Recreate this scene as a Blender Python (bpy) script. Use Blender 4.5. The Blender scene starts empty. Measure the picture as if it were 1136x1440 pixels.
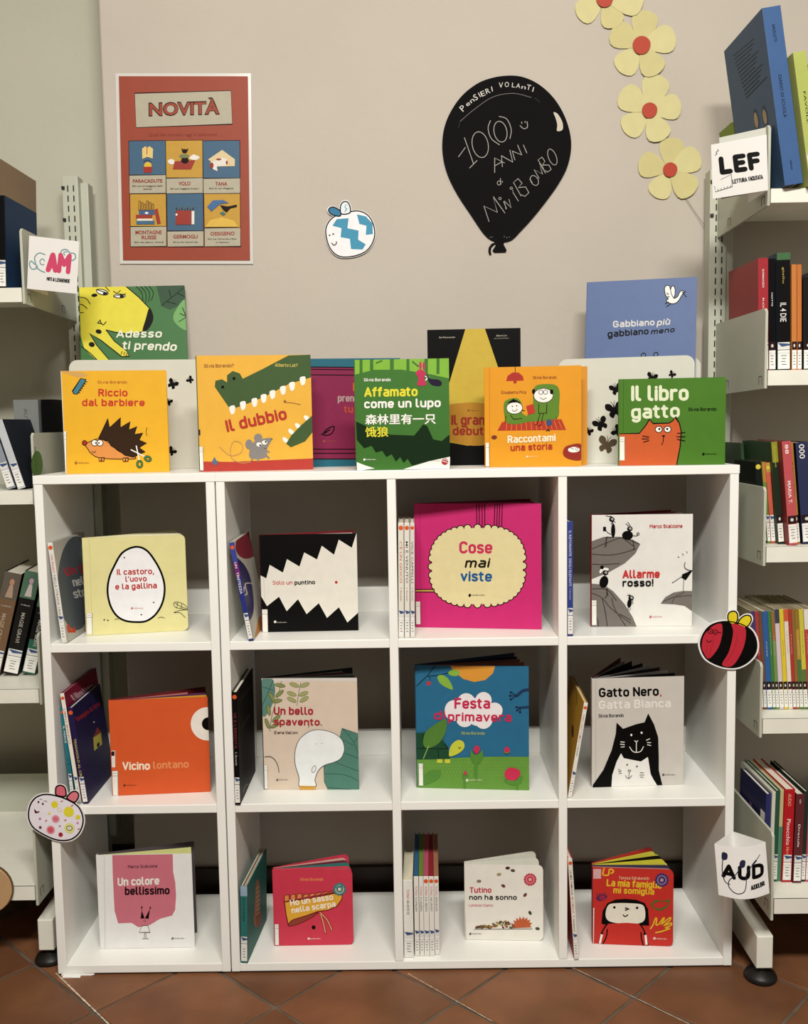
import bpy, bmesh, math, random
from mathutils import Vector, Matrix
from mathutils.geometry import tessellate_polygon
R = math.radians
sc = bpy.context.scene
COL = sc.collection
# ------------------------------------------------------------------ camera, light, exposure
cam_d = bpy.data.cameras.new('camera'); cam = bpy.data.objects.new('camera', cam_d); COL.objects.link(cam)
cam.location = (0.343, -1.7079, 1.0023)
def _rm(ax, a): return Matrix.Rotation(a, 3, ax)
cam.rotation_mode = 'QUATERNION'
cam.rotation_quaternion = (_rm('Z', 0.0065) @ _rm('X', math.pi/2 - 0.0907) @ _rm('Z', -0.016)).to_quaternion()
cam_d.sensor_fit = 'HORIZONTAL'; cam_d.sensor_width = 36; cam_d.lens = 36*1367.17/1136
cam_d.clip_start = .02
sc.camera = cam
w = bpy.data.worlds.new('world'); sc.world = w; w.use_nodes = True
w.node_tree.nodes['Background'].inputs[0].default_value = (.75, .85, 1, 1)
w.node_tree.nodes['Background'].inputs[1].default_value = .3
def area(name, loc, rot, sx, sy, power, col):
    l = bpy.data.lights.new(name, 'AREA'); l.shape = 'RECTANGLE'; l.size = sx; l.size_y = sy; l.energy = power; l.color = col
    o = bpy.data.objects.new(name, l); COL.objects.link(o); o.location = loc; o.rotation_euler = rot; return o
area('ceiling_lamp_light', (0.40, -2.0, 2.45), (R(34), 0, 0), 1.2, .22, 88, (1, .965, .90))
area('cool_fill_light', (2.2, -3.6, 1.6), (R(78), 0, R(32)), 1.6, 1.6, 9, (.88, .96, 1))  # cool fill added to lift the ambient light; no window stands there
sc.view_settings.view_transform = 'Standard'; sc.view_settings.look = 'None'
sc.view_settings.exposure = 0.0; sc.view_settings.gamma = 1; sc.view_settings.use_curve_mapping = False
# ------------------------------------------------------------------ materials
def lin(c):
    return tuple(((x/255)/12.92 if x/255 <= .04045 else ((x/255+.055)/1.055)**2.4) for x in c[:3])
MATS = {}
def mat(name, rgb, rough=.5, spec=.4, metal=0, mottle=0, scale=30, bump=0, bscale=200, perobj=0, coat=0):
    key = name
    if key in MATS: return MATS[key]
    m = bpy.data.materials.new(name); m.use_nodes = True; nt = m.node_tree; b = nt.nodes['Principled BSDF']
    c = lin(rgb)
    b.inputs['Base Color'].default_value = (*c, 1); b.inputs['Roughness'].default_value = rough
    b.inputs['Specular IOR Level'].default_value = spec; b.inputs['Metallic'].default_value = metal
    b.inputs['Coat Weight'].default_value = coat
    tc = nt.nodes.new('ShaderNodeTexCoord')
    out = None
    if mottle:
        n = nt.nodes.new('ShaderNodeTexNoise'); n.inputs['Scale'].default_value = scale; n.inputs['Detail'].default_value = 5
        nt.links.new(tc.outputs['Object'], n.inputs['Vector'])
        r = nt.nodes.new('ShaderNodeValToRGB')
        r.color_ramp.elements[0].position = .3; r.color_ramp.elements[1].position = .7
        r.color_ramp.elements[0].color = (*[x*(1-mottle) for x in c], 1); r.color_ramp.elements[1].color = (*[min(1, x*(1+mottle)) for x in c], 1)
        nt.links.new(n.outputs['Fac'], r.inputs['Fac']); out = r.outputs['Color']
    if perobj:
        oi = nt.nodes.new('ShaderNodeObjectInfo'); h = nt.nodes.new('ShaderNodeHueSaturation')
        mr = nt.nodes.new('ShaderNodeMapRange'); mr.inputs['To Min'].default_value = 1-perobj; mr.inputs['To Max'].default_value = 1+perobj
        nt.links.new(oi.outputs['Random'], mr.inputs['Value']); nt.links.new(mr.outputs[0], h.inputs['Value'])
        if out: nt.links.new(out, h.inputs['Color'])
        else: h.inputs['Color'].default_value = (*c, 1)
        out = h.outputs['Color']
    if out: nt.links.new(out, b.inputs['Base Color'])
    if bump:
        n = nt.nodes.new('ShaderNodeTexNoise'); n.inputs['Scale'].default_value = bscale; n.inputs['Detail'].default_value = 4
        nt.links.new(tc.outputs['Object'], n.inputs['Vector'])
        bp = nt.nodes.new('ShaderNodeBump'); bp.inputs['Strength'].default_value = bump; bp.inputs['Distance'].default_value = .002
        nt.links.new(n.outputs['Fac'], bp.inputs['Height']); nt.links.new(bp.outputs['Normal'], b.inputs['Normal'])
    MATS[key] = m; return m
def tone(c):
    m = max(c[:3]); mn = min(c[:3]); k = .93 if mn < 190 else .97
    if m < 70: k *= .2+.7*m/70
    return tuple(int(x*k) for x in c[:3])
def ink(c):      # printed colour on paper or card
    c = tone(c); return mat('print_%02x%02x%02x' % tuple(int(x) for x in c[:3]), c, rough=.5, spec=.2 if max(c) > 60 else .08, mottle=.035, scale=60)
def card(c):
    c = tone(c); return mat('card_%02x%02x%02x' % tuple(c), c, rough=.5, spec=.22 if max(c) > 60 else .08, mottle=.03, scale=40)
LAM = mat('white_laminate', (240, 240, 234), rough=.38, spec=.4, mottle=.012, scale=14, bump=.02, bscale=500)
METAL = mat('painted_metal_shaded', (184, 186, 170), rough=.45, spec=.4, mottle=.03, scale=18)  # same paint, darkened to stand for weaker light on uprights and brackets
METALW = mat('painted_metal_light', (228, 227, 214), rough=.42, spec=.4, mottle=.03, scale=22)
WALLM = mat('beige_plaster', (186, 178, 166), rough=.85, spec=.2, mottle=.03, scale=3.5, bump=.35, bscale=60)
WALLG = mat('greenish_plaster', (182, 180, 164), rough=.85, spec=.2, mottle=.03, scale=3.5, bump=.35, bscale=60)
TILE = mat('terracotta', (116, 76, 50), rough=.5, spec=.35, mottle=.3, scale=7, bump=.25, bscale=35, perobj=.22)
GROUT = mat('grout', (96, 82, 68), rough=.9, mottle=.35, scale=25)
SKIRT = mat('dark_skirting', (46, 32, 24), rough=.5, mottle=.2, scale=14)
BLACKP = mat('black_plastic', (26, 24, 22), rough=.45)
SLOT = mat('slot_shade', (22, 20, 18), rough=.9)  # dark boxes stand in for the shade inside open slots
PAGES = mat('page_edges', (222, 216, 200), rough=.8, mottle=.08, scale=300)
CARDW = card((245, 244, 240))
# ------------------------------------------------------------------ mesh helpers
def link(name, me, m=None, parent=None, kind=None):
    o = bpy.data.objects.new(name, me); COL.objects.link(o)
    if m is not None and not me.materials: me.materials.append(m)
    if parent is not None: o.parent = parent
    if kind: o['kind'] = kind
    return o
def mesh(name, V, F): me = bpy.data.meshes.new(name); me.from_pydata(V, [], F); me.update(); return me
def boxVF(x0, y0, z0, x1, y1, z1):
    V = [(x0,y0,z0),(x1,y0,z0),(x1,y1,z0),(x0,y1,z0),(x0,y0,z1),(x1,y0,z1),(x1,y1,z1),(x0,y1,z1)]
    return V, [(0,3,2,1),(4,5,6,7),(0,1,5,4),(1,2,6,5),(2,3,7,6),(3,0,4,7)]
def join(parts):
    V, F = [], []
    for v, f in parts:
        o = len(V); V += list(v); F += [tuple(i+o for i in q) for q in f]
    return V, F
def bevel(o, wd, seg=2):
    b = o.modifiers.new('bevel', 'BEVEL'); b.width = wd; b.segments = seg; b.limit_method = 'ANGLE'; return o
def box(name, a, b, m, parent=None, bev=0, kind=None):
    V, F = boxVF(*a, *b); o = link(name, mesh(name, V, F), m, parent, kind)
    if bev: bevel(o, bev)
    return o
def boxes(name, L, m, parent=None, kind=None, bev=0):
    V, F = join([boxVF(*a, *b) for a, b in L]); o = link(name, mesh(name, V, F), m, parent, kind)
    if bev: bevel(o, bev)
    return o
def prismVF(pts, y0, y1):      # outline in x,z (any winding) extruded along y
    n = len(pts)
    tri = tessellate_polygon([[Vector((p[0], p[1], 0)) for p in pts]])
    V = [(p[0], y0, p[1]) for p in pts] + [(p[0], y1, p[1]) for p in pts]
    a = sum(pts[i][0]*pts[(i+1) % n][1]-pts[(i+1) % n][0]*pts[i][1] for i in range(n))
    F = []
    for t in tri:
        s = sum(pts[t[i]][0]*pts[t[(i+1) % 3]][1]-pts[t[(i+1) % 3]][0]*pts[t[i]][1] for i in range(3))
        t = t if s > 0 else tuple(reversed(t))
        F.append(tuple(t)); F.append(tuple(i+n for i in reversed(t)))
    for i in range(n):
        j = (i+1) % n
        F.append((i, i+n, j+n, j) if a > 0 else (j, j+n, i+n, i))
    return V, F
def prism(name, pts, y0, y1, m, parent=None):
    return link(name, mesh(name, *prismVF(pts, y0, y1)), m, parent)
def prismx(name, pts, x0, x1, m, parent=None):     # outline in y,z extruded along x
    V, F = prismVF(pts, x0, x1); return link(name, mesh(name, [(v[1], v[0], v[2]) for v in V], [tuple(reversed(f)) for f in F]), m, parent)
def lathe(name, prof, m, parent, loc=(0,0,0), seg=28):
    V, F = [], []
    for r, z in prof:
        for k in range(seg): a = 2*math.pi*k/seg; V.append((r*math.cos(a), r*math.sin(a), z))
    for i in range(len(prof)-1):
        for k in range(seg): k2 = (k+1) % seg; F.append((i*seg+k, i*seg+k2, (i+1)*seg+k2, (i+1)*seg+k))
    F.append(tuple(reversed(range(seg)))); F.append(tuple((len(prof)-1)*seg+k for k in range(seg)))
    o = link(name, mesh(name, V, F), m, parent); o.location = loc
    for p in o.data.polygons: p.use_smooth = len(p.vertices) == 4
    return o
def tube(name, pts, r, m, parent=None):
    c = bpy.data.curves.new(name, 'CURVE'); c.dimensions = '3D'; s = c.splines.new('POLY'); s.points.add(len(pts)-1)
    for i, p in enumerate(pts): s.points[i].co = (*p, 1)
    c.bevel_depth = r; c.bevel_resolution = 2
    o = bpy.data.objects.new(name, c); me = bpy.data.meshes.new_from_object(o); bpy.data.objects.remove(o)
    return link(name, me, m, parent)
def thing(name, label, cat, loc=(0,0,0), rot=(0,0,0), group=None):
    o = bpy.data.objects.new(name, None); COL.objects.link(o); o.location = loc; o.rotation_euler = rot
    o.empty_display_size = .02; tag(o, label, cat, group); return o
def tag(o, label, cat, group=None):
    o['label'] = label; o['category'] = cat
    if group: o['group'] = group
    return o
# ------------------------------------------------------------------ flat print: outlines and lettering laid on a surface
def homog(src, dst):
    import numpy as np
    A, b = [], []
    for (x, y), (u, v) in zip(src, dst):
        A += [[x, y, 1, 0, 0, 0, -u*x, -u*y], [0, 0, 0, x, y, 1, -v*x, -v*y]]; b += [u, v]
    s = np.linalg.solve(np.array(A, float), np.array(b, float))
    def f(p):
        d = s[6]*p[0]+s[7]*p[1]+1
        return ((s[0]*p[0]+s[1]*p[1]+s[2])/d, (s[3]*p[0]+s[4]*p[1]+s[5])/d)
    return f
_gl = {}
def glyphs(s, bold, res=3):
    k = (s, bold, res)
    if k not in _gl:
        c = bpy.data.curves.new('lettering', 'FONT'); c.body = s; c.offset = bold; c.resolution_u = res
        o = bpy.data.objects.new('lettering', c)
        me = bpy.data.meshes.new_from_object(o)
        V = [(v.co.x, v.co.y) for v in me.vertices]; F = [tuple(p.vertices) for p in me.polygons]
        bpy.data.objects.remove(o); bpy.data.curves.remove(c); bpy.data.meshes.remove(me)
        _gl[k] = (V, F)
    return _gl[k]
def smooth(pts, closed=True, n=5):
    out = []; N = len(pts); rng = range(N) if closed else range(N-1)
    for i in rng:
        g = (lambda j: pts[j % N]) if closed else (lambda j: pts[min(max(j, 0), N-1)])
        p0, p1, p2, p3 = g(i-1), g(i), g(i+1), g(i+2)
        for k in range(n):
            t = k/n; t2 = t*t; t3 = t2*t
            out.append(tuple(.5*((2*p1[a])+(-p0[a]+p2[a])*t+(2*p0[a]-5*p1[a]+4*p2[a]-p3[a])*t2+(-p0[a]+3*p1[a]-3*p2[a]+p3[a])*t3) for a in (0, 1)))
    if not closed: out.append(pts[-1])
    return out
class Art:
    """flat print: pts are in the layout's own units, mapped on a w x h rectangle of the surface and trimmed to it"""
    def __init__(s, name, parent, w, h, corners, place, trim=None):
        s.name, s.parent, s.w, s.h, s.place = name, parent, w, h, place
        s.map = homog(corners, [(0, h), (w, h), (w, 0), (0, 0)])
        s.V, s.F, s.M, s.ms, s.lay = [], [], [], [], 0
        s.trim = trim
    def _add(s, pts, faces, col):
        s.lay += 1
        if col not in s.ms: s.ms.append(col)
        mi = s.ms.index(col); q = [s.map(p) for p in pts]; off = .00012+.00002*s.lay
        base = len(s.V); simple = all(-1e-9 <= u <= s.w+1e-9 and -1e-9 <= v <= s.h+1e-9 for u, v in q) or s.trim is False
        if simple:
            s.V += [s.place(u, v, off) for u, v in q]
            for f in faces:
                s.F.append(tuple(i+base for i in f)); s.M.append(mi)
        else:
            for f in faces:
                P = [q[i] for i in f]
                for ax, lim, sg in ((0, 0, 1), (0, s.w, -1), (1, 0, 1), (1, s.h, -1)):
                    out = []
                    for i in range(len(P)):
                        a, b = P[i-1], P[i]; da, db = sg*(a[ax]-lim), sg*(b[ax]-lim)
                        if (da >= 0) != (db >= 0):
                            t = da/(da-db); out.append((a[0]+(b[0]-a[0])*t, a[1]+(b[1]-a[1])*t))
                        if db >= 0: out.append(b)
                    P = out
                    if not P: break
                if len(P) >= 3:
                    k = len(s.V); s.V += [s.place(u, v, off) for u, v in P]; s.F.append(tuple(range(k, k+len(P)))); s.M.append(mi)
    def poly(s, col, pts, sm=0):
        if sm: pts = smooth(pts, True, sm if sm > 1 else 5)
        s._add(pts, tessellate_polygon([[Vector((p[0], p[1], 0)) for p in pts]]), col)
    def rect(s, col, x0, y0, x1, y1): s.poly(col, [(x0, y0), (x1, y0), (x1, y1), (x0, y1)])
    def full(s, col):
        s.lay += 1
        if col not in s.ms: s.ms.append(col)
        k = len(s.V); s.V += [s.place(u, v, .0001) for u, v in ((0, 0), (s.w, 0), (s.w, s.h), (0, s.h))]; s.F.append((k, k+1, k+2, k+3)); s.M.append(s.ms.index(col))
    def line(s, col, wd, pts, sm=0, closed=False):
        if sm: pts = smooth(pts, closed, sm if sm > 1 else 5)
        P, Fc = [], []; n = len(pts); h = wd/2
        for i in range(n):
            a = pts[i-1] if (i or closed) else pts[i]; b = pts[(i+1) % n] if (i < n-1 or closed) else pts[i]
            dx, dy = b[0]-a[0], b[1]-a[1]; L = math.hypot(dx, dy) or 1; nx, ny = -dy/L*h, dx/L*h
            if 0 < i < n-1 or closed:
                e = (pts[i][0]-a[0], pts[i][1]-a[1]); le = math.hypot(*e) or 1; c = abs(e[0]*dx+e[1]*dy)/(le*L); k = min(1/max(c, .4), 2); nx *= k; ny *= k
            P += [(pts[i][0]+nx, pts[i][1]+ny), (pts[i][0]-nx, pts[i][1]-ny)]
        for i in range(n if closed else n-1):
            j = (i+1) % n; Fc.append((2*i, 2*i+1, 2*j+1, 2*j))
        s._add(P, Fc, col)
    def disc(s, col, cx, cy, rx, ry=None, rot=0, n=20):
        ry = rx if ry is None else ry; c, t = math.cos(R(rot)), math.sin(R(rot)); P = []
        for k in range(n):
            a = 2*math.pi*k/n; x, y = rx*math.cos(a), ry*math.sin(a); P.append((cx+x*c-y*t, cy+x*t+y*c))
        s._add(P, [tuple(range(n))], col)
    def ring(s, col, wd, cx, cy, rx, ry=None, rot=0, n=22, a0=0, a1=360):
        ry = rx if ry is None else ry; c, t = math.cos(R(rot)), math.sin(R(rot)); P = []; cl = a1-a0 >= 360
        for k in range(n if cl else n+1):
            a = R(a0+(a1-a0)*k/n); x, y = rx*math.cos(a), ry*math.sin(a); P.append((cx+x*c-y*t, cy+x*t+y*c))
        s.line(col, wd, P, closed=cl)
    def oval(s, fill, edge, wd, *a, **k): s.disc(edge, a[0], a[1], a[2]+wd/2, (a[3] if len(a) > 3 else a[2])+wd/2, *a[4:], **k); s.disc(fill, a[0], a[1], a[2]-wd/2, (a[3] if len(a) > 3 else a[2])-wd/2, *a[4:], **k)
    def shape(s, fill, edge, wd, pts, sm=0):
        if fill: s.poly(fill, pts, sm)
        s.line(edge, wd, pts, sm, closed=True)
    def text(s, col, t, p0, p1, cap, bold=.018, shear=0, res=3):
        V, F = glyphs(t, bold, res)
        if not V: return
        x0 = min(v[0] for v in V); x1 = max(v[0] for v in V); L = math.hypot(p1[0]-p0[0], p1[1]-p0[1]) or 1
        dx, dy = (p1[0]-p0[0])/L, (p1[1]-p0[1])/L; ux, uy = dy, -dx; P = []
        for gx, gy in V:
            a = (gx-x0)/(x1-x0)*L + shear*gy*cap; b = gy*cap/.70
            P.append((p0[0]+dx*a+ux*b, p0[1]+dy*a+uy*b))
        s._add(P, F, col)
    def child(s, name):
        import copy
        c = copy.copy(s); c.name = name; c.V, c.F, c.M, c.ms = [], [], [], []; c.lay = s.lay+4; return c
    def done(s, kind=None):
        me = mesh(s.name, s.V, s.F)
        for c in s.ms: me.materials.append(c if isinstance(c, bpy.types.Material) else ink(c))
        me.polygons.foreach_set('material_index', s.M); me.update()
        o = link(s.name, me, None, s.parent)
        return o
K = (24, 20, 18); WH = (240, 238, 230)
# rounded monoline lettering for the printed titles: strokes in units of the capital height
def _arc(cx, cy, rx, ry, a0, a1, n=None):
    n = n or max(3, int(abs(a1-a0)/26)); return [(cx+rx*math.cos(R(a0+(a1-a0)*i/n)), cy+ry*math.sin(R(a0+(a1-a0)*i/n))) for i in range(n+1)]
_X = .72; _h = _X/2; _w = .40; _c = _w/2
def _bowl(cx=_c, rx=_c): return _arc(cx, _X-.2, rx, .2, 180, 0)+_arc(cx, .2, rx, .2, 0, -180)+[(cx-rx, _X-.2)]
GLY = {
 'a': (_w, [[(.07, _X), (.24, _X)]+_arc(.24, _X-.16, .16, .16, 90, 0)[1:]+[(_w, 0)], [(_w, .40), (.18, .40)]+_arc(.18, .2, .18, .2, 90, 270)+[(.26, 0), (_w, .06)]]),
 'b': (_w, [[(0, 1.02), (0, 0)], _bowl()]), 'd': (_w, [[(_w, 1.02), (_w, 0)], _bowl()]),
 'c': (.36, [_arc(_c, _X-.2, _c, .2, 35, 180)+_arc(_c, .2, _c, .2, 180, 325)]),
 'e': (_w, [[(0, .35), (_w, .35), (_w, _X-.2)]+_arc(_c, _X-.2, _c, .2, 0, 180)+_arc(_c, .2, _c, .2, 180, 320)]),
 'f': (.26, [[(.08, 0), (.08, .85)]+_arc(.24, .85, .16, .16, 180, 90), [(-.04, _X), (.24, _X)]]),
 'g': (_w, [_bowl(), [(_w, _X)]+[(_w, -.08)]+_arc(_c, -.08, _c, .18, 0, -150)]),
 'h': (_w, [[(0, 1.02), (0, 0)], _arc(_c, _X-.2, _c, .2, 180, 0)+[(_w, 0)]]),
 'i': (0, [[(0, _X), (0, 0)], [(0, .96), (0, .961)]]), 'ì': (0, [[(0, _X), (0, 0)], [(-.1, 1.0), (.03, .9)]]),
 'l': (.16, [[(0, 1.02), (0, .16)]+_arc(.16, .16, .16, .16, 180, 270)]),
 'm': (.66, [[(0, _X), (0, 0)], _arc(.165, _X-.17, .165, .17, 180, 0)+[(.33, 0)], _arc(.495, _X-.17, .165, .17, 180, 0)+[(.66, 0)]]),
 'n': (_w, [[(0, _X), (0, 0)], _arc(_c, _X-.2, _c, .2, 180, 0)+[(_w, 0)]]),
 'o': (_w, [_bowl()]), 'p': (_w, [[(0, _X), (0, -.26)], _bowl()]), 'q': (_w, [[(_w, _X), (_w, -.26)], _bowl()]),
 'r': (.26, [[(0, _X), (0, 0)], _arc(.2, _X-.2, .2, .2, 180, 70)]),
 's': (.36, [[(.34, _X-.07), (.25, _X)]+_arc(.15, _X-.165, .15, .165, 90, 250, 6)+_arc(.2, .175, .16, .175, 70, -90, 6)+[(.1, 0), (0, .08)]]),
 't': (.24, [[(.06, .92), (.06, .16)]+_arc(.21, .16, .15, .16, 180, 270), [(-.05, _X), (.22, _X)]]),
 'u': (_w, [[(0, _X)]+_arc(_c, .2, _c, .2, 180, 360)+[(_w, _X)], [(_w, .3), (_w, 0)]]),
 'ù': (_w, [[(0, _X)]+_arc(_c, .2, _c, .2, 180, 360)+[(_w, _X)], [(_w, .3), (_w, 0)], [(.08, 1.04), (.24, .88)]]),
 'v': (_w, [[(0, _X), (_c, 0), (_w, _X)]]), 'z': (.36, [[(0, _X), (.36, _X), (0, 0), (.36, 0)]]), 'k': (.36, [[(0, 1.02), (0, 0)], [(.36, _X), (0, .3)], [(.12, .38), (.36, 0)]]),
 'A': (.54, [[(0, 0), (.27, 1), (.54, 0)], [(.09, .28), (.45, .28)]]),
 'B': (.46, [[(0, 0), (0, 1), (.24, 1)]+_arc(.24, .77, .19, .23, 90, -90)+[(0, .54)], [(.24, .54)]+_arc(.24, .27, .22, .27, 90, -90)+[(0, 0)]]),
 'C': (.46, [_arc(.24, .73, .24, .27, 25, 180)+_arc(.24, .27, .24, .27, 180, 335)]),
 'D': (.5, [[(0, 0), (0, 1), (.2, 1)]+_arc(.2, .72, .29, .28, 90, 0)+_arc(.2, .28, .29, .28, 0, -90)+[(0, 0)]]),
 'E': (.42, [[(.42, 1), (0, 1), (0, 0), (.42, 0)], [(0, .52), (.36, .52)]]), 'F': (.42, [[(.42, 1), (0, 1), (0, 0)], [(0, .5), (.36, .5)]]),
 'G': (.48, [_arc(.24, .73, .24, .27, 25, 180)+_arc(.24, .27, .24, .27, 180, 360)+[(.48, .48), (.28, .48)]]),
 'H': (.5, [[(0, 0), (0, 1)], [(.5, 0), (.5, 1)], [(0, .5), (.5, .5)]]), 'I': (0, [[(0, 0), (0, 1)]]),
 'L': (.40, [[(0, 1), (0, 0), (.40, 0)]]), 'M': (.62, [[(0, 0), (0, 1), (.31, .42), (.62, 1), (.62, 0)]]), 'N': (.5, [[(0, 0), (0, 1), (.5, 0), (.5, 1)]]),
 'O': (.5, [_arc(.25, .72, .25, .28, 180, 0)+_arc(.25, .28, .25, .28, 0, -180)+[(0, .72)]]),
 'P': (.46, [[(0, 0), (0, 1), (.22, 1)]+_arc(.22, .73, .23, .27, 90, -90)+[(0, .46)]]),
 'R': (.46, [[(0, 0), (0, 1), (.22, 1)]+_arc(.22, .74, .23, .26, 90, -90)+[(0, .48)], [(.24, .48), (.46, 0)]]),
 'S': (.44, [[(.42, .88), (.32, 1)]+_arc(.2, .765, .2, .235, 90, 250, 6)+_arc(.23, .265, .21, .265, 75, -90, 6)+[(.12, 0), (0, .12)]]),
 'T': (.46, [[(.23, 0), (.23, 1)], [(0, 1), (.46, 1)]]), 'U': (.48, [[(0, 1)]+_arc(.24, .27, .24, .27, 180, 360)+[(.48, 1)]]),
 'V': (.52, [[(0, 1), (.26, 0), (.52, 1)]]), 'À': (.54, [[(0, 0), (.27, 1), (.54, 0)], [(.09, .28), (.45, .28)], [(.14, 1.3), (.32, 1.14)]]),
 '!': (0, [[(0, 1), (0, .32)], [(0, .02), (0, .021)]]), '.': (0, [[(0, .02), (0, .021)]]), ',': (.03, [[(.03, .04), (0, -.14)]]), "'": (.03, [[(.03, 1.02), (0, .84)]]), '?': (.36, [_arc(.17, .8, .18, .2, 170, -40)+[(.17, .46), (.17, .3)], [(.17, .02), (.17, .021)]]),
 '&': (.46, [[(.46, 0), (.1, .68)]+_arc(.22, .8, .13, .18, 200, -20)+[(.1, .42)]+_arc(.17, .2, .17, .2, 160, 300)+[(.44, .4)]]),
}
def title(s, col, t, p0, p1, cap, wt=.17, shear=0):
    """lettering of even rounded strokes between baseline points p0 and p1"""
    if any(ch != ' ' and ch not in GLY for ch in t): return s.text(col, t, p0, p1, cap, .02, shear)
    gap = wt*.9+.07; x = 0; cap *= 1.06; S_ = []
    for ch in t:
        if ch == ' ': x += .30; continue
        w_, st = GLY[ch]
        for k in st: S_.append([(x+a, b) for a, b in k])
        x += w_+gap+.0
    W_ = x-gap; L = math.hypot(p1[0]-p0[0], p1[1]-p0[1]) or 1; dx, dy = (p1[0]-p0[0])/L, (p1[1]-p0[1])/L; ux, uy = dy, -dx
    wd = cap*wt; ix = wd/2; k = (L-wd)/max(W_, .01); ky = cap-wd; b0 = s.lay; c = 0
    for st in S_:
        P = []
        for a, b in st:
            A_ = ix+a*k+shear*b*cap; B_ = wd/2+b*ky if b >= 0 else wd/2+b*cap
            P.append((p0[0]+dx*A_+ux*B_, p0[1]+dy*A_+uy*B_))
        runs = [[P[0]]]          # sharp corners are drawn as two strokes that meet in a round joint
        for i in range(1, len(P)):
            runs[-1].append(P[i])
            if i < len(P)-1:
                u, v = (P[i][0]-P[i-1][0], P[i][1]-P[i-1][1]), (P[i+1][0]-P[i][0], P[i+1][1]-P[i][1])
                if u[0]*v[0]+u[1]*v[1] < .55*(math.hypot(*u)*math.hypot(*v)+1e-9): runs.append([P[i]])
        for q_ in runs: s.lay = b0+.2*(c % 10); c += 1; s.line(col, wd, q_)
        for q in [r_[0] for r_ in runs]+[P[-1]]: s.lay = b0+.2*(c % 10); c += 1; s.disc(col, q[0], q[1], wd/2, n=8)
    s.lay = b0+3
Art.title = title
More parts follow.
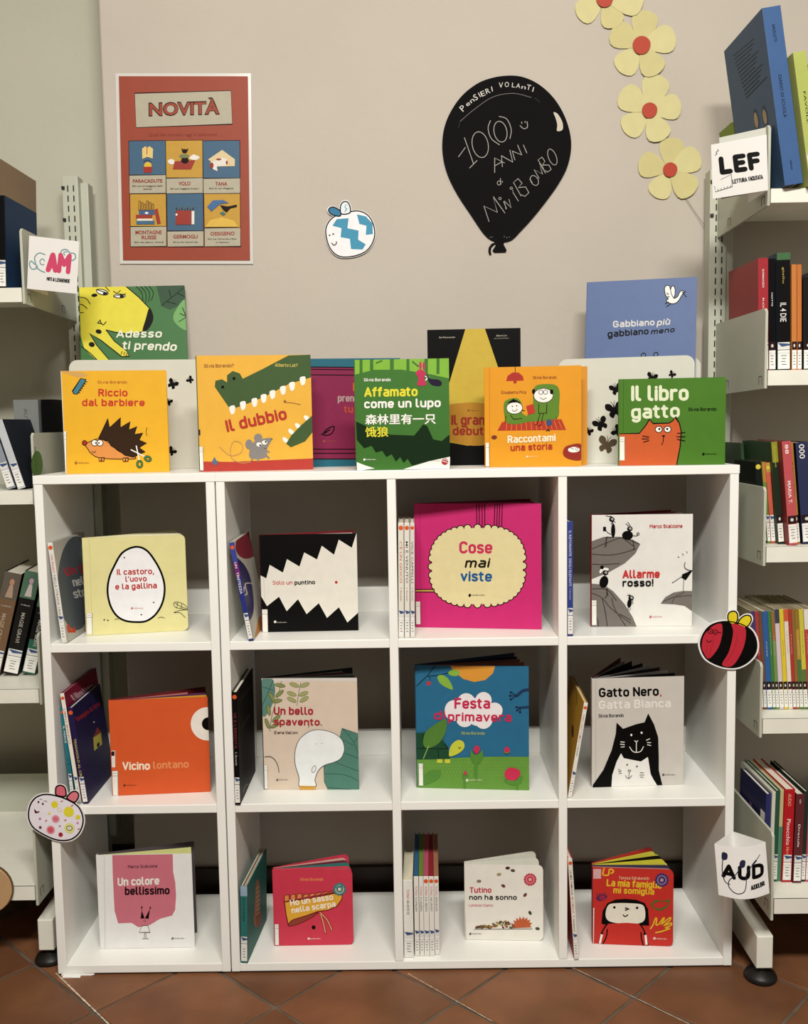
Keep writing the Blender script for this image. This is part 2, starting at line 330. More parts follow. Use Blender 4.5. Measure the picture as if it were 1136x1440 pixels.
# measured sizes and places of the books and cards (metres, degrees)
FACE = {
  'riccio': {'x': -0.28019, 'y': 0.05221, 'z': 0.921, 'yaw': 7.23539, 'lean': 1.31066, 'roll': -0.07315, 'w': 0.18369, 'h': 0.18488, 't': 0.009, 'open': 0.0},
  'adesso': {'x': -0.30212, 'y': 0.22977, 'z': 1.13286, 'yaw': 8.19245, 'lean': 11.89024, 'roll': -1.40583, 'w': 0.20569, 'h': 0.15295, 't': 0.01, 'open': 0.0},
  'dubbio': {'x': -0.03697, 'y': 0.05437, 'z': 0.921, 'yaw': 6.28079, 'lean': 1.42593, 'roll': 0.54552, 'w': 0.20423, 'h': 0.20836, 't': 0.008, 'open': 0.0},
  'pink': {'x': 0.14929, 'y': 0.17932, 'z': 0.921, 'yaw': 7.88717, 'lean': -0.10813, 'roll': -0.15846, 'w': 0.18014, 'h': 0.20817, 't': 0.01, 'open': 0.0},
  'affamato': {'x': 0.24963, 'y': 0.01377, 'z': 0.921, 'yaw': -1.58392, 'lean': 0.03944, 'roll': 0.15628, 'w': 0.16492, 'h': 0.19342, 't': 0.006, 'open': 0.0},
  'debutto': {'x': 0.38169, 'y': 0.15333, 'z': 0.921, 'yaw': -2.86469, 'lean': 0.19065, 'roll': -0.16702, 'w': 0.17402, 'h': 0.25667, 't': 0.006, 'open': 0.0},
  'raccontami': {'x': 0.48123, 'y': 0.06097, 'z': 0.921, 'yaw': -7.80989, 'lean': -0.39558, 'roll': 0.4629, 'w': 0.17107, 'h': 0.1792, 't': 0.01, 'open': 0.0},
  'gabbiano': {'x': 0.6865, 'y': 0.19487, 'z': 1.1191, 'yaw': -17.40748, 'lean': 7.94198, 'roll': 0.52392, 'w': 0.20388, 'h': 0.15193, 't': 0.012, 'open': 0.0},
  'librogatto': {'x': 0.71884, 'y': 0.03699, 'z': 0.921, 'yaw': -5.62184, 'lean': 0.3967, 'roll': 0.15588, 'w': 0.18396, 'h': 0.15344, 't': 0.01, 'open': 0.0},
  'holderL': {'x': -0.30785, 'y': 0.17283, 'z': 0.921, 'yaw': 8.99276, 'lean': 0.51816, 'roll': -0.15076, 'w': 0.25111, 'h': 0.21245, 't': 0.06, 'open': 0.0},
  'holderR': {'x': 0.62835, 'y': 0.1555, 'z': 0.921, 'yaw': -15.31135, 'lean': 0.19895, 'roll': -1.07681, 'w': 0.24756, 'h': 0.19733, 't': 0.06, 'open': 0.0},
  'castoro': {'x': -0.26023, 'y': 0.06531, 'z': 0.619, 'yaw': 11.59939, 'lean': 1.28066, 'roll': 0.3943, 'w': 0.18363, 'h': 0.18243, 't': 0.008, 'open': 23.93235},
  'puntino': {'x': 0.06365, 'y': 0.07538, 'z': 0.619, 'yaw': 1.27852, 'lean': 0.01963, 'roll': 0.47555, 'w': 0.17941, 'h': 0.18223, 't': 0.008, 'open': 15.98757},
  'cose': {'x': 0.35088, 'y': 0.10045, 'z': 0.619, 'yaw': -8.93887, 'lean': -0.60624, 'roll': 0.19517, 'w': 0.23446, 'h': 0.23377, 't': 0.01, 'open': 25.69194},
  'allarme': {'x': 0.67827, 'y': 0.08155, 'z': 0.619, 'yaw': -2.22924, 'lean': 0.82568, 'roll': 0.14921, 'w': 0.18424, 'h': 0.20915, 't': 0.01, 'open': 26.61211},
  'vicino': {'x': -0.21947, 'y': 0.04865, 'z': 0.3187, 'yaw': 4.55601, 'lean': -0.981, 'roll': 0.5509, 'w': 0.17997, 'h': 0.18186, 't': 0.008, 'open': 22.0679},
  'spavento': {'x': 0.06041, 'y': 0.07008, 'z': 0.3187, 'yaw': -1.67289, 'lean': -0.59359, 'roll': 0.42231, 'w': 0.17859, 'h': 0.2134, 't': 0.008, 'open': 23.58346},
  'festa': {'x': 0.34826, 'y': 0.07017, 'z': 0.3187, 'yaw': -5.72669, 'lean': -0.1693, 'roll': 0.17072, 'w': 0.20907, 'h': 0.23454, 't': 0.008, 'open': 28.32159},
  'gattonero': {'x': 0.67611, 'y': 0.05829, 'z': 0.3187, 'yaw': 3.05951, 'lean': -0.48757, 'roll': -0.16539, 'w': 0.1716, 'h': 0.20724, 't': 0.01, 'open': 56.93739},
  'colore': {'x': -0.25845, 'y': 0.0563, 'z': 0.016, 'yaw': 0.41158, 'lean': -1.8681, 'roll': 0.56661, 'w': 0.17879, 'h': 0.18439, 't': 0.008, 'open': 15.68082},
  'sasso': {'x': 0.07296, 'y': 0.05916, 'z': 0.016, 'yaw': 0.41645, 'lean': 1.95651, 'roll': 0.36369, 'w': 0.14965, 'h': 0.14875, 't': 0.014, 'open': 21.43686},
  'tutino': {'x': 0.43652, 'y': 0.0731, 'z': 0.016, 'yaw': -3.14622, 'lean': 3.30352, 'roll': 0.01914, 'w': 0.14753, 'h': 0.14911, 't': 0.014, 'open': 20.05883},
  'famiglia': {'x': 0.67657, 'y': 0.05363, 'z': 0.016, 'yaw': -5.61523, 'lean': 0.2668, 'roll': -0.14483, 'w': 0.14775, 'h': 0.14919, 't': 0.014, 'open': 33.13804},
  'poster': {'x': -0.23345, 'y': 0.30602, 'z': 1.34241, 'yaw': 0.00427, 'lean': -0.00392, 'roll': 1.04553, 'w': 0.25853, 'h': 0.36138, 't': 0.002, 'open': 0.0},
  'balloon': {'x': 0.41352, 'y': 0.30603, 'z': 1.34006, 'yaw': 0.00341, 'lean': 0.00257, 'roll': 0.65077, 'w': 0.27184, 'h': 0.36125, 't': 0.002, 'open': 0.0},
  'bluefish': {'x': 0.16787, 'y': 0.306, 'z': 1.33711, 'yaw': -0.00012, 'lean': 7e-05, 'roll': 1.06107, 'w': 0.11534, 'h': 0.11995, 't': 0.002, 'open': 0.0},
  'flowers': {'x': 0.67239, 'y': 0.30609, 'z': 1.42029, 'yaw': 0.0104, 'lean': 0.01014, 'roll': 0.23179, 'w': 0.28422, 'h': 0.41139, 't': 0.002, 'open': 0.0},
  'bee': {'x': 0.84907, 'y': -0.00405, 'z': 0.55274, 'yaw': -0.00145, 'lean': 0.00205, 'roll': 0.14786, 'w': 0.11355, 'h': 0.11498, 't': 0.002, 'open': 0.0},
  'dots': {'x': -0.36746, 'y': -0.0039, 'z': 0.25263, 'yaw': 0.00306, 'lean': 0.00259, 'roll': 1.65043, 'w': 0.11365, 'h': 0.11808, 't': 0.002, 'open': 0.0},
  'lef': {'x': 0.86889, 'y': 0.00137, 'z': 1.37693, 'yaw': -26.96608, 'lean': -0.61879, 'roll': -2.39284, 'w': 0.0895, 'h': 0.09074, 't': 0.002, 'open': 0.0},
  'am': {'x': -0.34574, 'y': 0.08276, 'z': 1.25707, 'yaw': 16.49733, 'lean': -0.12277, 'roll': 5.00299, 'w': 0.08537, 'h': 0.09495, 't': 0.002, 'open': 0.0},
  'aud': {'x': 0.85624, 'y': -0.12093, 'z': 0.19753, 'yaw': -7.74308, 'lean': 0.20843, 'roll': -5.07603, 'w': 0.08244, 'h': 0.08915, 't': 0.002, 'open': 0.0},
}
STAND = {
  'passo': {'x': -0.28581, 'y': 0.00543, 'z': 0.619, 'th': -5.50416, 'yaw': 0.2, 't': 0.00939, 'h': 0.18263, 'd': 0.17105},
  'frottola': {'x': 0.05072, 'y': 7e-05, 'z': 0.619, 'th': -9.39534, 'yaw': 0.4, 't': 0.00869, 'h': 0.18001, 'd': 0.16879},
  'riga0': {'x': 0.31854, 'y': 0.00972, 'z': 0.61912, 'th': 0.6535, 'yaw': 0.0, 't': 0.01002, 'h': 0.20743, 'd': 0.18198},
  'riga1': {'x': 0.32952, 'y': 0.00908, 'z': 0.61911, 'th': 0.6535, 'yaw': 0.0, 't': 0.00926, 'h': 0.20734, 'd': 0.18193},
  'riga2': {'x': 0.33972, 'y': 0.00851, 'z': 0.61909, 'th': 0.6535, 'yaw': 0.0, 't': 0.00799, 'h': 0.20727, 'd': 0.18189},
  'elefanti': {'x': 0.62058, 'y': 0.00298, 'z': 0.619, 'th': -0.05103, 'yaw': -0.04309, 't': 0.00978, 'h': 0.20583, 'd': 0.16},
  'teal': {'x': -0.29044, 'y': 0.02756, 'z': 0.3187, 'th': -4.30409, 'yaw': 0.01953, 't': 0.00664, 'h': 0.1764, 'd': 0.16},
  'bianco': {'x': -0.2748, 'y': 0.01543, 'z': 0.3187, 'th': -6.29618, 'yaw': 0.5, 't': 0.00744, 'h': 0.20674, 'd': 0.18529},
  'triangolo': {'x': -0.26314, 'y': 0.01049, 'z': 0.3187, 'th': -6.5155, 'yaw': 0.59026, 't': 0.00955, 'h': 0.18095, 'd': 0.16206},
  'nero': {'x': 0.01734, 'y': -0.00261, 'z': 0.31873, 'th': 0.14933, 'yaw': -0.14104, 't': 0.00966, 'h': 0.20868, 'd': 0.17129},
  'giallo': {'x': 0.62127, 'y': 0.00843, 'z': 0.31991, 'th': 9.488, 'yaw': -1.84462, 't': 0.00732, 'h': 0.17859, 'd': 0.19086},
  'baguette': {'x': 0.01783, 'y': 0.0008, 'z': 0.01632, 'th': 1.45224, 'yaw': -4.35439, 't': 0.01263, 'h': 0.14793, 'd': 0.15871},
  'tut0': {'x': 0.31908, 'y': 0.01241, 'z': 0.016, 'th': -0.0715, 'yaw': -1.1114, 't': 0.01791, 'h': 0.14924, 'd': 0.12565},
  'tut1': {'x': 0.33903, 'y': 0.01741, 'z': 0.016, 'th': -0.0715, 'yaw': -1.1114, 't': 0.0087, 'h': 0.15364, 'd': 0.19298},
  'tut2': {'x': 0.34848, 'y': 0.01719, 'z': 0.016, 'th': -0.0715, 'yaw': -1.1114, 't': 0.00779, 'h': 0.15361, 'd': 0.19292},
  'tut3': {'x': 0.35667, 'y': 0.01706, 'z': 0.016, 'th': -0.0715, 'yaw': -1.1114, 't': 0.00964, 'h': 0.15358, 'd': 0.19293},
  'tut4': {'x': 0.36671, 'y': 0.0169, 'z': 0.016, 'th': -0.0715, 'yaw': -1.1114, 't': 0.00905, 'h': 0.15356, 'd': 0.19297},
  'tut5': {'x': 0.37623, 'y': 0.02047, 'z': 0.016, 'th': -0.0715, 'yaw': -1.1114, 't': 0.00874, 'h': 0.15172, 'd': 0.19336},
  'famspine': {'x': 0.63166, 'y': -0.00192, 'z': 0.016, 'th': -3.56531, 'yaw': -0.08362, 't': 0.00819, 'h': 0.1935, 'd': 0.16},
  'R_s1blue': {'x': 0.98355, 'y': -0.02094, 'z': 1.391, 'th': -8.6802, 'yaw': 0.5821, 't': 0.03126, 'h': 0.29186, 'd': 0.18873},
  'R_s1lime': {'x': 1.02314, 'y': -0.02669, 'z': 1.391, 'th': -8.6802, 'yaw': 0.5821, 't': 0.02139, 'h': 0.2171, 'd': 0.16},
  'R_s2red': {'x': 0.96716, 'y': 0.04266, 'z': 1.084, 'th': -1.202, 'yaw': -0.0293, 't': 0.01776, 'h': 0.1986, 'd': 0.16002},
  'R_s2black': {'x': 0.98532, 'y': 0.04305, 'z': 1.084, 'th': -1.202, 'yaw': -0.0293, 't': 0.01249, 'h': 0.19722, 'd': 0.16},
  'R_s2navy': {'x': 1.0004199999999999, 'y': 0.044, 'z': 1.084, 'th': -1.202, 'yaw': -0.0293, 't': 0.02366, 'h': 0.20722, 'd': 0.16},
  'R_s2orangea': {'x': 1.02673, 'y': 0.04431, 'z': 1.084, 'th': -1.202, 'yaw': -0.0293, 't': 0.00897, 'h': 0.18691, 'd': 0.16},
  'R_s2orangeb': {'x': 1.03656, 'y': 0.04458, 'z': 1.084, 'th': -1.202, 'yaw': -0.0293, 't': 0.00797, 'h': 0.18681, 'd': 0.16},
  'R_s2charcoal': {'x': 1.04768, 'y': 0.04535, 'z': 1.084, 'th': -1.202, 'yaw': -0.0293, 't': 0.01891, 'h': 0.1643, 'd': 0.16},
  'R_s2grey': {'x': 1.0675899999999998, 'y': 0.0461, 'z': 1.084, 'th': -1.202, 'yaw': -0.0293, 't': 0.02205, 'h': 0.17638, 'd': 0.16},
  'R_s3small': {'x': 0.97342, 'y': 0.03452, 'z': 0.777, 'th': -5.1829, 'yaw': -0.2162, 't': 0.01076, 'h': 0.14699, 'd': 0.11055},
  'R_s3green': {'x': 0.98464, 'y': 0.03163, 'z': 0.777, 'th': -5.1829, 'yaw': -0.2162, 't': 0.00595, 'h': 0.14679, 'd': 0.12},
  'R_s3orange': {'x': 0.99102, 'y': 0.03092, 'z': 0.777, 'th': -5.1829, 'yaw': -0.2162, 't': 0.00782, 'h': 0.1454, 'd': 0.12},
  'R_s3dark': {'x': 0.99932, 'y': 0.01896, 'z': 0.777, 'th': -5.1829, 'yaw': -0.2162, 't': 0.0104, 'h': 0.18268, 'd': 0.15},
  'R_s3red': {'x': 1.01024, 'y': -0.00205, 'z': 0.777, 'th': -5.1829, 'yaw': -0.2162, 't': 0.016, 'h': 0.18358, 'd': 0.16},
  'R_s3ochre': {'x': 1.02933, 'y': 0.0154, 'z': 0.777, 'th': -5.1829, 'yaw': -0.2162, 't': 0.00744, 'h': 0.18219, 'd': 0.16},
  'R_s3blue': {'x': 1.03991, 'y': 0.01279, 'z': 0.777, 'th': -5.1829, 'yaw': -0.2162, 't': 0.02138, 'h': 0.18101, 'd': 0.16},
  'R_s4_0': {'x': 0.97331, 'y': 0.04281, 'z': 0.468, 'th': -4.1115, 'yaw': 0.6872, 't': 0.00707, 'h': 0.18373, 'd': 0.15},
  'R_s4_1': {'x': 0.9808, 'y': 0.04269, 'z': 0.468, 'th': -4.1115, 'yaw': 0.6872, 't': 0.00625, 'h': 0.18366, 'd': 0.15},
  'R_s4_2': {'x': 0.98747, 'y': 0.04257, 'z': 0.468, 'th': -4.1115, 'yaw': 0.6872, 't': 0.00571, 'h': 0.18359, 'd': 0.15},
  'R_s4_3': {'x': 0.9936, 'y': 0.04185, 'z': 0.468, 'th': -4.1115, 'yaw': 0.6872, 't': 0.00976, 'h': 0.18343, 'd': 0.15},
  'R_s4_4': {'x': 1.00379, 'y': 0.0421, 'z': 0.468, 'th': -4.1115, 'yaw': 0.6872, 't': 0.00542, 'h': 0.18341, 'd': 0.15},
  'R_s4_5': {'x': 1.00963, 'y': 0.04186, 'z': 0.468, 'th': -4.1115, 'yaw': 0.6872, 't': 0.00595, 'h': 0.18333, 'd': 0.15},
  'R_s4_6': {'x': 1.016, 'y': 0.04142, 'z': 0.468, 'th': -4.1115, 'yaw': 0.6872, 't': 0.0081, 'h': 0.18715, 'd': 0.15},
  'R_s4_7': {'x': 1.02452, 'y': 0.04122, 'z': 0.468, 'th': -4.1115, 'yaw': 0.6872, 't': 0.00755, 'h': 0.18707, 'd': 0.15},
  'R_s4_8': {'x': 1.03249, 'y': 0.04098, 'z': 0.468, 'th': -4.1115, 'yaw': 0.6872, 't': 0.00755, 'h': 0.18698, 'd': 0.15},
  'R_s4_9': {'x': 1.04046, 'y': 0.04092, 'z': 0.468, 'th': -4.1115, 'yaw': 0.6872, 't': 0.00591, 'h': 0.18692, 'd': 0.15},
  'R_s4_10': {'x': 1.04679, 'y': 0.04079, 'z': 0.468, 'th': -4.1115, 'yaw': 0.6872, 't': 0.00536, 'h': 0.18686, 'd': 0.15},
  'R_s4_11': {'x': 1.05257, 'y': 0.04047, 'z': 0.468, 'th': -4.1115, 'yaw': 0.6872, 't': 0.00671, 'h': 0.18677, 'd': 0.15},
  'R_s4_12': {'x': 1.0597, 'y': 0.04011, 'z': 0.468, 'th': -4.1115, 'yaw': 0.6872, 't': 0.00806, 'h': 0.18667, 'd': 0.15},
  'R_s4_13': {'x': 1.06818, 'y': 0.03982, 'z': 0.468, 'th': -4.1115, 'yaw': 0.6872, 't': 0.00832, 'h': 0.18658, 'd': 0.15},
  'R_s4_14': {'x': 1.07692, 'y': 0.0399, 'z': 0.468, 'th': -4.1115, 'yaw': 0.6872, 't': 0.00479, 'h': 0.18655, 'd': 0.15},
  'R_s4_15': {'x': 1.08213, 'y': 0.03935, 'z': 0.468, 'th': -4.1115, 'yaw': 0.6872, 't': 0.00885, 'h': 0.18643, 'd': 0.15},
  'R_s5navy': {'x': 0.96733, 'y': -0.02155, 'z': 0.16919, 'th': 1.1645, 'yaw': 0.5414, 't': 0.0094, 'h': 0.16414, 'd': 0.13107},
  'R_s5pale': {'x': 0.97848, 'y': -0.02066, 'z': 0.16913, 'th': 1.1645, 'yaw': 0.5414, 't': 0.00639, 'h': 0.16726, 'd': 0.16},
  'R_s5green': {'x': 0.98578, 'y': -0.01905, 'z': 0.16915, 'th': 1.1645, 'yaw': 0.5414, 't': 0.0077, 'h': 0.16911, 'd': 0.16},
  'R_s5cream': {'x': 0.99389, 'y': -0.01802, 'z': 0.16913, 'th': 1.1645, 'yaw': 0.5414, 't': 0.00643, 'h': 0.1699, 'd': 0.16},
  'R_s5red': {'x': 1.00076, 'y': -0.02208, 'z': 0.16937, 'th': 1.1645, 'yaw': 0.5414, 't': 0.01791, 'h': 0.17236, 'd': 0.16},
  'R_s5maroon': {'x': 1.01911, 'y': -0.02574, 'z': 0.16932, 'th': 1.1645, 'yaw': 0.5414, 't': 0.01576, 'h': 0.16478, 'd': 0.16},
  'R_s5dgreen': {'x': 1.03532, 'y': -0.02105, 'z': 0.16916, 'th': 1.1645, 'yaw': 0.5414, 't': 0.00804, 'h': 0.16781, 'd': 0.16},
  'R_s5pink': {'x': 1.04377, 'y': -0.02148, 'z': 0.16922, 'th': 1.1645, 'yaw': 0.5414, 't': 0.01095, 'h': 0.15203, 'd': 0.16},
  'R_l1blue': {'x': -0.40611, 'y': 0.1, 'z': 1.2605, 'th': 1.83076, 'yaw': -0.37779, 't': 0.0156, 'h': 0.16667, 'd': 0.15},
  'R_l1tan': {'x': -0.42916, 'y': 0.1, 'z': 1.26082, 'th': 2.26906, 'yaw': -0.60542, 't': 0.02079, 'h': 0.23775, 'd': 0.19},
  'R_l2white': {'x': -0.39302, 'y': 0.11096, 'z': 0.89, 'th': -16.2409, 'yaw': 0.4715, 't': 0.01472, 'h': 0.13338, 'd': 0.14},
  'R_l2grey': {'x': -0.41134, 'y': 0.10625, 'z': 0.89, 'th': -16.2409, 'yaw': 0.4715, 't': 0.01621, 'h': 0.12206, 'd': 0.14},
  'R_l2black': {'x': -0.41542, 'y': 0.2076, 'z': 0.89113, 'th': 2.76501, 'yaw': 1.02699, 't': 0.02334, 'h': 0.17873, 'd': 0.14},
  'R_l3a': {'x': -0.5035, 'y': 0.16566, 'z': 0.52618, 'th': 14.6837, 'yaw': 6.9726, 't': 0.03224, 'h': 0.20772, 'd': 0.17},
  'R_l3b': {'x': -0.46468, 'y': 0.16669, 'z': 0.52545, 'th': 14.6837, 'yaw': 6.9726, 't': 0.0294, 'h': 0.20958, 'd': 0.17},
  'R_l3c': {'x': -0.42821, 'y': 0.17036, 'z': 0.52444, 'th': 14.6837, 'yaw': 6.9726, 't': 0.02543, 'h': 0.18358, 'd': 0.17},
}
SHEETS = {'A': (0, 380, 3.917), 'B': (260, 440, 3.787), 'C': (490, 440, 3.341), 'D': (780, 370, 4.369), 'E': (40, 680, 4.207), 'F': (300, 680, 4.369), 'G': (540, 680, 4.369), 'H': (780, 680, 4.369), 'I': (60, 910, 4.369), 'J': (310, 910, 4.369), 'K': (550, 900, 4.544), 'L': (780, 900, 4.369), 'M': (60, 1130, 4.207), 'J2': (310, 1130, 4.369), 'K2': (550, 1130, 4.544), 'L2': (780, 1130, 4.369), 'P': (150, 90, 4.8), 'B1': (620, 100, 5.537), 'B2': (440, 90, 2.9895), 'B3': (970, 820, 4.8), 'B4': (0, 1080, 8.114), 'S1': (800, 0, 3.381), 'S2': (0, 200, 4.0), 'R5': (970, 1060, 3.789)}
ROOMW = mat('pale_plaster', (160, 154, 142), rough=.9)
# ------------------------------------------------------------------ the room
def struct(o): o['kind'] = 'structure'; return o
WY = .31; RX = -.263; RY = .43; FZ = -.004
struct(box('wall_back', (RX, WY, FZ), (3.2, WY+.2, 2.75), WALLM, bev=.004))
struct(box('wall_alcove', (-2.4, RY, FZ), (RX, RY+.08, 2.75), WALLG))
struct(box('wall_left', (-2.5, -4.2, FZ), (-2.4, RY+.08, 2.75), ROOMW))
struct(box('wall_right', (3.2, -4.2, FZ), (3.3, WY+.2, 2.75), ROOMW))
struct(box('wall_front', (-2.5, -4.3, FZ), (3.3, -4.2, 2.75), ROOMW))
struct(box('ceiling', (-2.5, -4.3, 2.75), (3.3, .51, 2.85), mat('ceiling_white', (228, 224, 212), rough=.9)))
struct(box('baseboard_back', (RX, WY-.012, FZ), (3.2, WY, .058), SKIRT, bev=.002))
struct(box('baseboard_alcove', (-2.4, RY-.012, FZ), (RX, RY, .058), SKIRT, bev=.002))
floor = struct(box('floor', (-2.5, -4.3, -.09), (3.3, .51, FZ-.0025), GROUT))
# terracotta tiles laid diagonally, each one a piece of the floor
ang = R(1.5); S = .2213; ox, oy = .0951, -.1035; rnd = random.Random(3)
tmesh = []
for k in range(4):
    hh = S/2-.0032; V, F = [], []; r = .006; out = []
    for cx, cy, a0 in ((hh-r, hh-r, 0), (-hh+r, hh-r, 90), (-hh+r, -hh+r, 180), (hh-r, -hh+r, 270)):
        for j in range(3):
            a = R(a0+45*j); out.append((cx+r*math.cos(a)+rnd.uniform(-.0006, .0006), cy+r*math.sin(a)+rnd.uniform(-.0006, .0006)))
    n = len(out); V = [(x, y, -.012) for x, y in out]+[(x, y, -.0012) for x, y in out]+[(x*.985, y*.985, 0) for x, y in out]
    F = [(i, (i+1) % n, (i+1) % n+n, i+n) for i in range(n)]+[(i+n, (i+1) % n+n, (i+1) % n+2*n, i+2*n) for i in range(n)]+[tuple(range(2*n, 3*n))]
    me = mesh('tile', V, F); me.materials.append(TILE); tmesh.append(me)
rest = []; e1 = (math.cos(ang+R(45))*S, math.sin(ang+R(45))*S); e2 = (math.cos(ang+R(135))*S, math.sin(ang+R(135))*S)
cand = []
for i in range(-22, 23):
    for j in range(-22, 23):
        x = ox+(i+.5)*e1[0]+(j+.5)*e2[0]; y = oy+(i+.5)*e1[1]+(j+.5)*e2[1]
        if -2.3 < x < 3.1 and -4.1 < y < .27 and not (x < RX and y > RY-.14): cand.append((math.hypot(x-.35, (y+.1)*1.6), x, y))
cand.sort()
for d, x, y in cand[:190]:
    o = link('tile', tmesh[rnd.randrange(4)], None, floor)
    o.location = (x, y, FZ+rnd.uniform(-.0005, .0002)); o.rotation_euler = (0, 0, ang+R(45)+R(90*rnd.randrange(4)))
V, F = [], []
for d, x, y in cand[190:]:
    me = tmesh[0]; M = Matrix.Translation((x, y, FZ)) @ Matrix.Rotation(ang+R(45), 4, 'Z'); o = len(V)
    V += [tuple(M @ v.co) for v in me.vertices]; F += [tuple(i+o for i in p.vertices) for p in me.polygons]
link('tile_field', mesh('tile_field', V, F), TILE, floor, 'stuff')
# ------------------------------------------------------------------ the two white bookcases
T = .0157; H = .921; D = .269; ZS = (.6189, .3186)
def bookcase(name, x0, x1, cols, label):
    t = thing(name, label, 'bookcase', (x0, 0, 0), group=None); W = x1-x0; b = .0012
    box('side_panel', (0, 0, 0), (T, D, H-T), LAM, t, b); box('side_panel', (W-T, 0, 0), (W, D, H-T), LAM, t, b)
    box('top_panel', (-.001, -.001, H-T), (W+.001, D, H), LAM, t, b)
    box('bottom_panel', (T, .001, 0), (W-T, D, T), LAM, t, b)
    cw = (W-2*T-(cols-1)*T)/cols
    for c in range(cols):
        a = T+c*(cw+T)
        if c: box('divider', (a-T, .0005, T), (a, D, H-T), LAM, t, b)
        for z in ZS:
            box('shelf', (a, .001, z-T), (a+cw, D, z), LAM, t, b)
            box('back_rail', (a, D-.016, z), (a+cw, D, z+.052), LAM, t, b)
    return t
bookcase('bookcase', -.3205, -.0012, 1, 'narrow white bookcase, a single column of three cubbyholes, left of the wide one')
bookcase('bookcase', .0008, .921, 3, 'wide white bookcase with three columns of three cubbyholes')
sh = thing('paper_wedge', 'crumpled white paper wedge under the left front corner of the narrow white bookcase', 'paper', (-.290, .016, FZ+.0005))
prism('folded_sheet', [(-.024, 0), (.03, 0), (.036, .0016), (.012, .003), (-.024, .0034)], -.017, .02, CARDW, sh)
prism('loose_flap', [(-.02, 0), (.012, 0), (.01, .0012), (-.02, .002)], -.024, -.0175, CARDW, sh)
# ------------------------------------------------------------------ metal racks either side
def rack(label, X, sgn, yup, shelves, legy, ztop, width, rails):
    t = thing('metal_rack', label, 'shelving', (X, 0, FZ)); z0 = -FZ
    def L(z): return z+z0
    for k, xx in enumerate((0, sgn*width)):
        up = box('upright', (xx-.017, yup, L(.10)), (xx+.017, yup+.034, L(ztop)), METAL, t, .002)
        box('rear_channel', (xx+.017*1, yup+.012, L(.10)), (xx+.034, yup+.045, L(ztop-.012)), METAL, t, .002)
        sl = []; z = .12
        while z < ztop-.02:
            for dx in (-.0045, .0075): sl.append(((xx+dx-.0012, yup-.0003, L(z)), (xx+dx+.0012, yup+.002, L(z+.0125))))
            z += .0205
        boxes('slots', sl, SLOT, up, 'stuff')
        for i in range(2): box('bolt', (xx-.0165, yup-.004, L(ztop-.028-.065*i)), (xx-.0105, yup, L(ztop-.022-.065*i)), BLACKP, up)
        leg = prismx('base_leg', [(legy, .030), (yup+.04, .034), (yup+.04, .106), (legy, .090)], xx-.0145, xx+.0145, METALW, t); bevel(leg, .002)
        lathe('levelling_foot', [(.027, .0008), (.029, .006), (.026, .012), (.012, .018), (.006, .022), (.006, .032)], BLACKP, leg, (xx, legy+.02, 0))
    for z, yf, lip, drop, rise in shelves:
        x0, x1 = sorted((sgn*.004, sgn*(width-.004)))
        boxes('shelf', [((x0, yf+.0015, L(z-.0015)), (x1, yup-.004, L(z))), ((x0, yf+.0005, L(z-lip)), (x1, yf+.004, L(z))), ((x0, yf+.004, L(z-lip)), (x1, yf+.018, L(z-lip+.0015)))], METALW, t)
        if rails: box('back_rail', (x0, yup-.004, L(z-.0015)), (x1, yup-.001, L(z+rails)), METAL, t)
        for xx in (0, sgn*width):
            br = prismx('bracket', [(yf, L(z-drop)), (yup+.002, L(z-drop-.004)), (yup+.002, L(z+rise)), (yf+.006, L(z+rise)), (yf, L(z+rise-.006))], xx-.0022, xx+.0022, METAL, t)
            boxes('bracket_slot', [((xx-.0025, yf+a, L(z-.024)), (xx+.0025, yf+a+.0012, L(z-.009))) for a in (.012, .026, .19, .204)]+[((xx-.0025, yf+a, L(z-.010)), (xx+.0025, yf+a+.015, L(z-.009))) for a in (.012, .19)], SLOT, br, 'stuff')
    return t
rack('painted metal rack on the right, two shelves above and three beside the white bookcase', .961, 1, .262,
     [(1.3905, -.008, .0235, .028, .106), (1.084, -.0095, .026, .031, .106), (.777, -.0175, .027, .033, .105), (.468, -.015, .0265, .033, .102), (.169, -.084, .0265, .038, .119)], -.055, 1.492, .90, .05)
rack('painted metal rack on the left edge, with grey graphic novels and an empty bottom shelf', -.354, -1, .362,
     [(1.2596, .086, .0255, .029, .106), (.890, .09, .026, .029, .106), (.518, .07, .026, .029, .106), (.166, .005, .026, .036, .110)], .035, 1.526, .90, .085)
disc = thing('cardboard_disc', 'round tan cardboard disc at the lip of the empty bottom shelf, left edge', 'disc', (-.4415, -.002, .1665))
dd = lathe('disc_face', [(.045, 0), (.046, .001), (.046, .003), (.045, .004)], card((196, 160, 116)), disc); dd.rotation_euler = (R(90), 0, 0)
dr = lathe('disc_rim', [(.0475, 0), (.0475, .0022)], card((110, 84, 58)), disc, (0, .003, 0)); dr.rotation_euler = (R(90), 0, 0)

for k, (a, b, wd) in enumerate((((-.328, .009), (-.155, -.176), .0016), ((.325, -.006), (.468, -.153), .0009), ((.628, .008), (.795, -.166), .0008))):
    dx, dy = b[0]-a[0], b[1]-a[1]; L_ = math.hypot(dx, dy); g = random.Random(k); n = 60; V = []
    for i in range(n+1):
        t_ = i/n; j_ = g.uniform(.3, 1.15)
        for s_ in (1, -1): V.append((a[0]+dx*t_-dy/L_*wd*s_*j_, a[1]+dy*t_+dx/L_*wd*s_*j_, FZ+.0006))
    link('grout_line', mesh('grout_line', V, [(2*i, 2*i+1, 2*i+3, 2*i+2) for i in range(n)]), mat('pale_grout', (196, 184, 164), rough=.9, mottle=.3, scale=60), floor)
